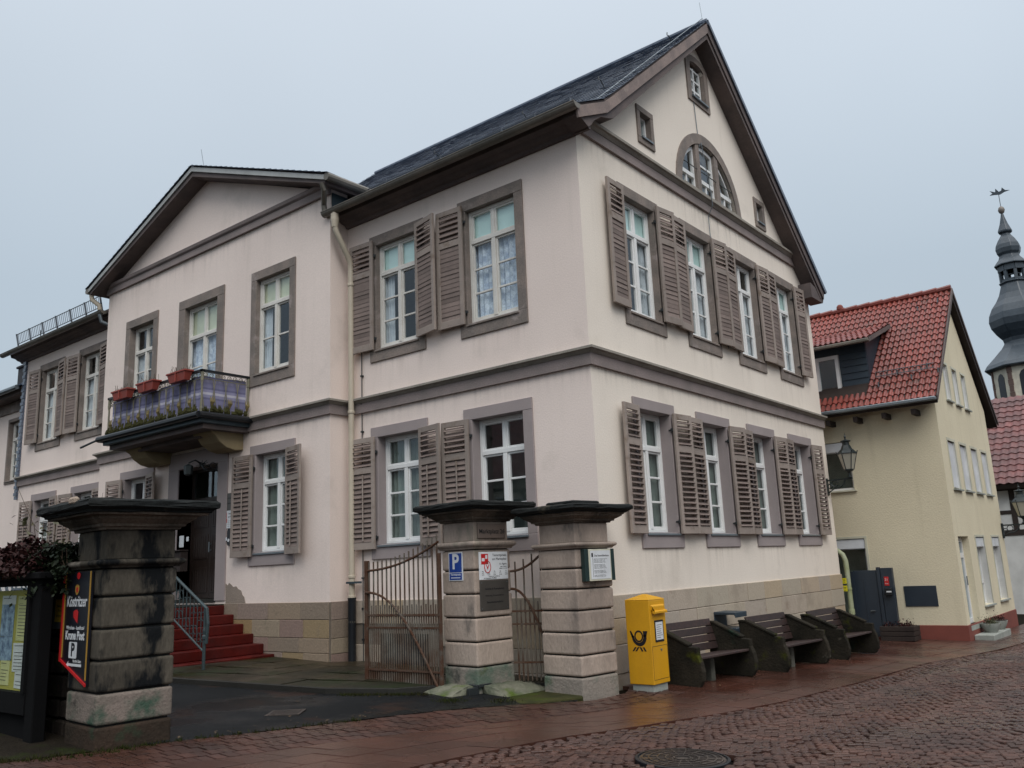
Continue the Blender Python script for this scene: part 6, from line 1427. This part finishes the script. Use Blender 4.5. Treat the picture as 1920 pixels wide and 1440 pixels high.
gb = thing('gate_letterbox', 'small black letterbox with white nameplate on the yard gate post', 'letterbox', (.85, 9.78, .36)); b = MB(); b.box(-.07, .07, -.10, 0, -.10, .06); O('case', b.mesh('case', .012), 'castiron', gb); b = MB(); b.box(-.03, .07, -.105, -.10, -.03, .0); O('nameplate', b, 'signwhite', gb)
gp = thing('drain_pipe', 'mossy pale green downpipe bending round the rear corner of the pink house', 'pipe', (0, 0, 0)); b = MB(); b.tube([(-.25, 9.45, 1.30), (-.05, 9.47, 1.25), (.05, 9.49, 1.16), (.095, 9.50, 1.02), (.10, 9.50, .85), (.10, 9.50, -.12)], .055, 12); O('pipe', b.mesh('pipe', 0, True), 'pvc', gp)
b = MB(); b.lathe([(.062, -.12), (.066, -.10), (.066, -.02), (.062, 0)], 12, (.10, 9.50)); b.lathe([(.06, .40), (.064, .41), (.064, .44), (.06, .45)], 12, (.10, 9.50)); O('collar', b, 'pvc', gp)
for i, z in enumerate((.60, .44)):
    s = plate('hydrant_tag', ('upper of the two yellow hydrant tags at the house corner', 'lower of the two yellow hydrant tags at the house corner')[i], 'sign', TR(.06, 9.37, z), .10, .12, .004, 'tagyellow'); text(('G', 'W')[i], .06, s, TR(0, -.005, .012), 'ink'); text('4,5', .03, s, TR(0, -.005, -.035), 'ink')

# ------------------------------------------------------------------ wall lanterns
def lantern(label, x, y, z, s, rz=0):
    t = thing('street_lamp', label, 'lantern', (x, y, z), rz, 'old style wall lanterns along the street')
    b = MB(); b.box(0, .03 * s, -.06 * s, .06 * s, -.28 * s, .12 * s); O('wall_plate', b.mesh('wall_plate', .005), 'lamp', t)
    b = MB(); b.box(.02, .62 * s, -.015, .015, .05 * s, .085 * s); b.tube([(.03, 0, -.22 * s), (.16 * s, 0, -.14 * s), (.30 * s, 0, -.13 * s), (.40 * s, 0, -.05 * s), (.44 * s, 0, .05 * s)], .014 * s, 6)
    b.tube([((.20 + .075 * math.cos(k * .6)) * s, 0, (-.02 + .075 * math.sin(k * .6)) * s) for k in range(11)], .011 * s, 5); b.tube([((.08 + .05 * math.cos(k * .6)) * s, 0, (-.07 + .05 * math.sin(k * .6)) * s) for k in range(11)], .012 * s, 5); O('bracket', b, 'lamp', t)
    cx = .56 * s; b = MB(); b.lathe([(.05 * s, .085 * s), (.065 * s, .10 * s), (.03 * s, .13 * s), (.025 * s, .20 * s), (.05 * s, .23 * s), (.10 * s, .25 * s), (.105 * s, .28 * s)], 12, (cx, 0)); O('socket', b, 'lamp', t)
    n = 6; r0, r1, z0, z1 = .115 * s, .215 * s, .28 * s, .66 * s
    pts = lambda r, z: [(cx + r * math.cos(k * math.pi / 3 + .26), r * math.sin(k * math.pi / 3 + .26), z) for k in range(6)]
    A_, B_ = pts(r0, z0), pts(r1, z1)
    for k in range(6):
        q = MB(); q.add([A_[k], A_[(k + 1) % 6], B_[(k + 1) % 6], B_[k]], [(0, 1, 2, 3)]); O('lamp_pane', q, 'milk', t)
    b = MB()
    for k in range(6): b.tube([A_[k], B_[k], (B_[k][0] + (B_[k][0] - cx) * .12, B_[k][1] * 1.12, z1 + .06 * s)], .012 * s, 5); b.tube([A_[k], A_[(k + 1) % 6]], .012 * s, 5); b.tube([B_[k], B_[(k + 1) % 6]], .014 * s, 5)
    O('lamp_frame', b, 'lamp', t)
    b = MB(); b.lathe([(.235 * s, .655 * s), (.20 * s, .70 * s), (.13 * s, .77 * s), (.10 * s, .84 * s), (.09 * s, .86 * s)], 6, (cx, 0), .26); b.lathe([(.085 * s, .86 * s), (.085 * s, .93 * s), (.12 * s, .95 * s), (.12 * s, .965 * s), (.05 * s, .985 * s), (.02 * s, 1.0 * s), (.018 * s, 1.04 * s), (.034 * s, 1.06 * s), (.012 * s, 1.09 * s), (.004 * s, 1.16 * s)], 10, (cx, 0)); O('lamp_roof', b.mesh('lamp_roof', 0), 'lamp', t)
    return t
lantern('green black wall lantern at the corner of the pink house', .0, 9.16, 2.70, .92)

# ------------------------------------------------------------------ house beyond the yellow one
FHY = 21.8
fh = thing('tiled_house', 'white half-timbered house with brown tiled roof beyond the yellow house', 'house')
b = MB(); b.box(-2, 6.5, FHY, FHY + 8, -1.6, 3.25); O('wall', b, 'whitewall', fh)
for z0, z1 in ((2.95, 3.14), (2.2, 2.32), (1.52, 1.70)):
    b = MB(); b.box(-2.02, 6.52, FHY - .02, FHY + .1, z0, z1); O('timber_beam', b, 'timber', fh)
for x in (1.45, 2.9, 4.3, 5.7):
    b = MB(); b.box(x, x + .16, FHY - .022, FHY + .1, 1.70, 2.95); O('timber_post', b, 'timber', fh)
for x0, x1 in ((1.75, 2.75), (3.1, 4.2)):
    b = MB(); b.prism([(x0, 1.7), (x0 + .16, 1.7), (x1, 2.95), (x1 - .16, 2.95)], FHY - .023, FHY + .05); O('timber_brace', b, 'timber', fh)
frp = [(FHY - .45, 3.12), (FHY + 4.2, 6.55)]
b = MB(); b.prism([frp[0], frp[1], (FHY + 8.6, 3.3), (FHY + 8.5, 3.1), (frp[1][0], 6.3), (FHY - .38, 2.98)], -2.4, 6.9, YZ); O('roof', b, 'timber', fh)
fa = math.degrees(math.atan2(frp[1][1] - frp[0][1], frp[1][0] - frp[0][0])); fl_ = math.dist(*frp); tq = tile_mesh(.24, fl_ / 16); fm_ = MB()
for r in range(16):
    for c in range(38): fm_.add(tq.v, tq.f, TR(6.8 - c * .245, frp[0][0] + (frp[1][0] - frp[0][0]) * r / 16, frp[0][1] + (frp[1][1] - frp[0][1]) * r / 16 + .02) @ RX(fa))
rand_island(M['btile'], .75, 1.25); stuff(O('roof_tile_field', fm_, 'btile', fh))
lantern('second smaller looking wall lantern down the street past the yellow house', 2.17, 15.62, 1.66, .95, -6)
hr = thing('hand_rail', 'dark iron handrail post at the far corner of the yellow house', 'railing', (2.55, 16.6, gz(2.5, 16.6))); b = MB(); b.tube([(0, 0, -.05), (0, 0, .55), (.05, .1, .62), (.4, .9, .62), (.4, .9, -.05)], .025, 8); O('rail', b, 'iron', hr)

# ------------------------------------------------------------------ church tower with its onion domes
TX, TY = -4.55, 79.2
ch = thing('church_tower', 'church tower with black slate onion domes and a weather vane', 'church tower', (TX, TY, 0))
b = MB(); b.lathe([(3.05, -3), (3.05, 16.9)], 8, (0, 0), .39); O('tower_wall', b, 'cream', ch)
for k in range(8):
    a = .39 + k * math.pi / 4; b = MB()
    for j in range(24):
        w = .42 if j % 2 else .34; b.box(2.80, 3.09, -w / 2, w / 2, 3 + j * .58, 3 + j * .58 + .55, Matrix.Rotation(a, 4, 'Z'))
    O('quoin', b, 'towerstone', ch)
for k in range(8):
    a = .39 + math.pi / 8 + k * math.pi / 4; T = Matrix.Rotation(a + math.pi / 2, 4, 'Z'); rr = 3.05 * math.cos(math.pi / 8); b = MB()
    b.prism([(-.42, 14.0), (.42, 14.0), (.42, 16.0), (.25, 16.35), (0, 16.48), (-.25, 16.35), (-.42, 16.0)], -rr - .03, -rr + .02, T); O('window', b, 'signblack', ch)
prof = [(3.35, 16.85), (3.65, 17.0), (3.40, 17.4), (2.6, 18.2), (1.95, 18.9), (1.62, 19.4), (1.72, 19.8), (2.15, 20.3), (2.5, 20.9), (2.62, 21.5), (2.52, 22.1), (2.2, 22.8), (1.75, 23.4), (1.42, 24.0), (1.22, 24.6), (1.10, 25.0), (1.26, 25.05), (1.26, 25.15), (1.0, 25.2)]
b = MB(); b.lathe(prof, 8, (0, 0), .39); me = b.mesh('dome', .06, False); O('lower_dome', me, 'church', ch)
for k in range(8):
    a = .39 + k * math.pi / 4; b = MB(); b.box(.92, 1.12, -.13, .13, 25.1, 26.6, Matrix.Rotation(a, 4, 'Z')); b.box(.90, 1.1, -.42, .42, 26.2, 26.75, Matrix.Rotation(a + math.pi / 8, 4, 'Z')); b.tube([(.98 * math.cos(a), .98 * math.sin(a), 25.75), (.98 * math.cos(a + math.pi / 4), .98 * math.sin(a + math.pi / 4), 25.75)], .03, 4); b.box(.86, 1.0, -.4, .4, 25.1, 25.4, Matrix.Rotation(a + math.pi / 8, 4, 'Z')); O('lantern_arch', b, 'church', ch)
b = MB(); b.lathe([(1.0, 26.7), (1.40, 26.75), (1.42, 26.85), (1.15, 27.2), (.95, 27.45), (.85, 27.75), (1.0, 28.0), (1.08, 28.4), (1.0, 28.8), (.75, 29.3), (.45, 29.75), (.40, 29.9), (.60, 30.05), (.62, 30.2), (.36, 30.9), (.18, 31.6), (.10, 32.0)], 8, (0, 0), .39); O('upper_dome', b.mesh('upper_dome', .03), 'church', ch)
b = MB(); b.lathe([(.05, 31.9), (.22, 32.05), (.30, 32.3), (.22, 32.55), (.05, 32.7)], 12); O('orb', b.mesh('orb', 0, True), mat('weathered_orb', (.20, .17, .15), .5, fine=.1), ch)
b = MB(); b.tube([(0, 0, 32.6), (0, 0, 34.0)], .03, 5); b.prism([(-.75, 34.0), (-.35, 33.95), (.1, 33.85), (.5, 34.0), (.95, 34.05), (.6, 34.15), (.45, 34.35), (.35, 34.5), (.25, 34.2), (.05, 34.15), (-.1, 34.4), (-.2, 34.55), (-.25, 34.2), (-.7, 34.45), (-.5, 34.15)], -.03, .03); O('weather_vane', b, 'church', ch)

# ------------------------------------------------------------------ neighbour at the far left
nh = thing('neighbour_house', 'low pale house with slate roof and chimney at the far left edge', 'house')
wall('wall', nh, TR(0, .45, 0), [(-32, -1), (XW - .02, -1), (XW - .02, 6.75), (-32, 6.75)], [Rw(-20.72, 4.32, .8, 1.75)], 'plaster')
b = MB(); b.box(-32, XW - .2, 1.2, 1.25, -1, 6.7); b.box(-32, XW - .03, .5, 8, 6.6, 6.65); O('room_backing', b, 'greyblind', nh)  # backing added behind the window for a dark interior
window(nh, TR(0, .45, 0), -20.72, 4.22, .9, 1.95, .08, .10, .10, .10, 'n', .7, 3, 'oldwhite', 'trim', cur='curtain')
nr = E('roof', nh); b = MB(); b.prism([(-.05, 6.82), (4.6, 9.6), (9, 7), (8.9, 6.7), (-.0, 6.66)], -32, XW - .12, YZ); O('roof_boards', b, 'soffit', nr)
stuff(O('slates', slates([(-.08, 6.84), (4.6, 9.62)], -24.5, XW - .12), 'slate', nr))
b = MB(); b.tube([(-32, -.15, 6.80), (XW - .2, -.15, 6.80)], .07, 8); O('gutter', b, 'zinc', nr); b = MB(); b.box(-32, XW - .1, .40, .46, 6.35, 6.66); O('eaves_board', b, 'trim', nr)
b = MB(); b.box(-23.2, -21.55, 1.35, 2.1, 6.9, 8.25); b.box(-23.25, -21.5, 1.3, 2.15, 8.25, 8.33); O('chimney', b.mesh('chimney', .02), 'brick', nr)
b = MB(); b.tube([(-21.75, 1.4, 8.2), (-21.8, 1.4, 9.3)], .015, 5); O('aerial', b, 'iron', nr)

# ------------------------------------------------------------------ the houses across the square, seen only in the window glass and as shade on the lower walls
def plain_house(label, F, w, d, h, rh, wallm, roofm, timb=True):
    t = E('square_house', None, F); tag(t, label, 'house', 'houses across the square')
    b = MB(); b.box(0, w, 0, d, -1, h); O('wall', b, wallm, t)
    b = MB(); b.prism([(-.4, h - .1), (d / 2, h + rh), (d + .4, h - .1)], -.3, w + .3, YZ); O('roof', b, roofm, t)
    n = int(w / 2.4)
    for fl_i, z in enumerate((.7, 3.6)):
        for k in range(n):
            A = E('window', t, TR((k + .5) * w / n, 0, z)); b = MB(); b.box(-.45, .45, -.04, .02, 0, 1.4); b2 = MB(); b2.box(-.39, .39, -.05, -.041, .06, 1.34); O('frame', b, 'white', A); O('pane', b2, 'signblack', A)
    if timb:
        for z in (2.9, 3.4, 5.3, h - .15): b = MB(); b.box(0, w, -.03, .02, z, z + .16); O('timber_beam', b, 'timber', t)
        for k in range(n + 1): x = min(w - .16, k * w / n); b = MB(); b.box(x, x + .16, -.031, .02, 2.9, h); O('timber_post', b, 'timber', t)
        for k in range(0, n, 2): x = k * w / n; b = MB(); b.prism([(x + .16, 3.56), (x + .32, 3.56), (x + .9, 5.3), (x + .74, 5.3)], -.032, .01); O('timber_brace', b, 'timber', t)
    return t
plain_house('half-timbered house with brown roof standing across the square behind the viewer', TR(-6, -25, -.4) @ RZ(180), 22, 9, 6.2, 4.5, 'cream', 'btile')
plain_house('rendered house with brown roof standing across the street right of the viewer', TR(14.5, 2, -.8) @ RZ(-90) @ TR(-24, 0, 0), 24, 9, 6.0, 4.5, 'whitewall', 'btile')
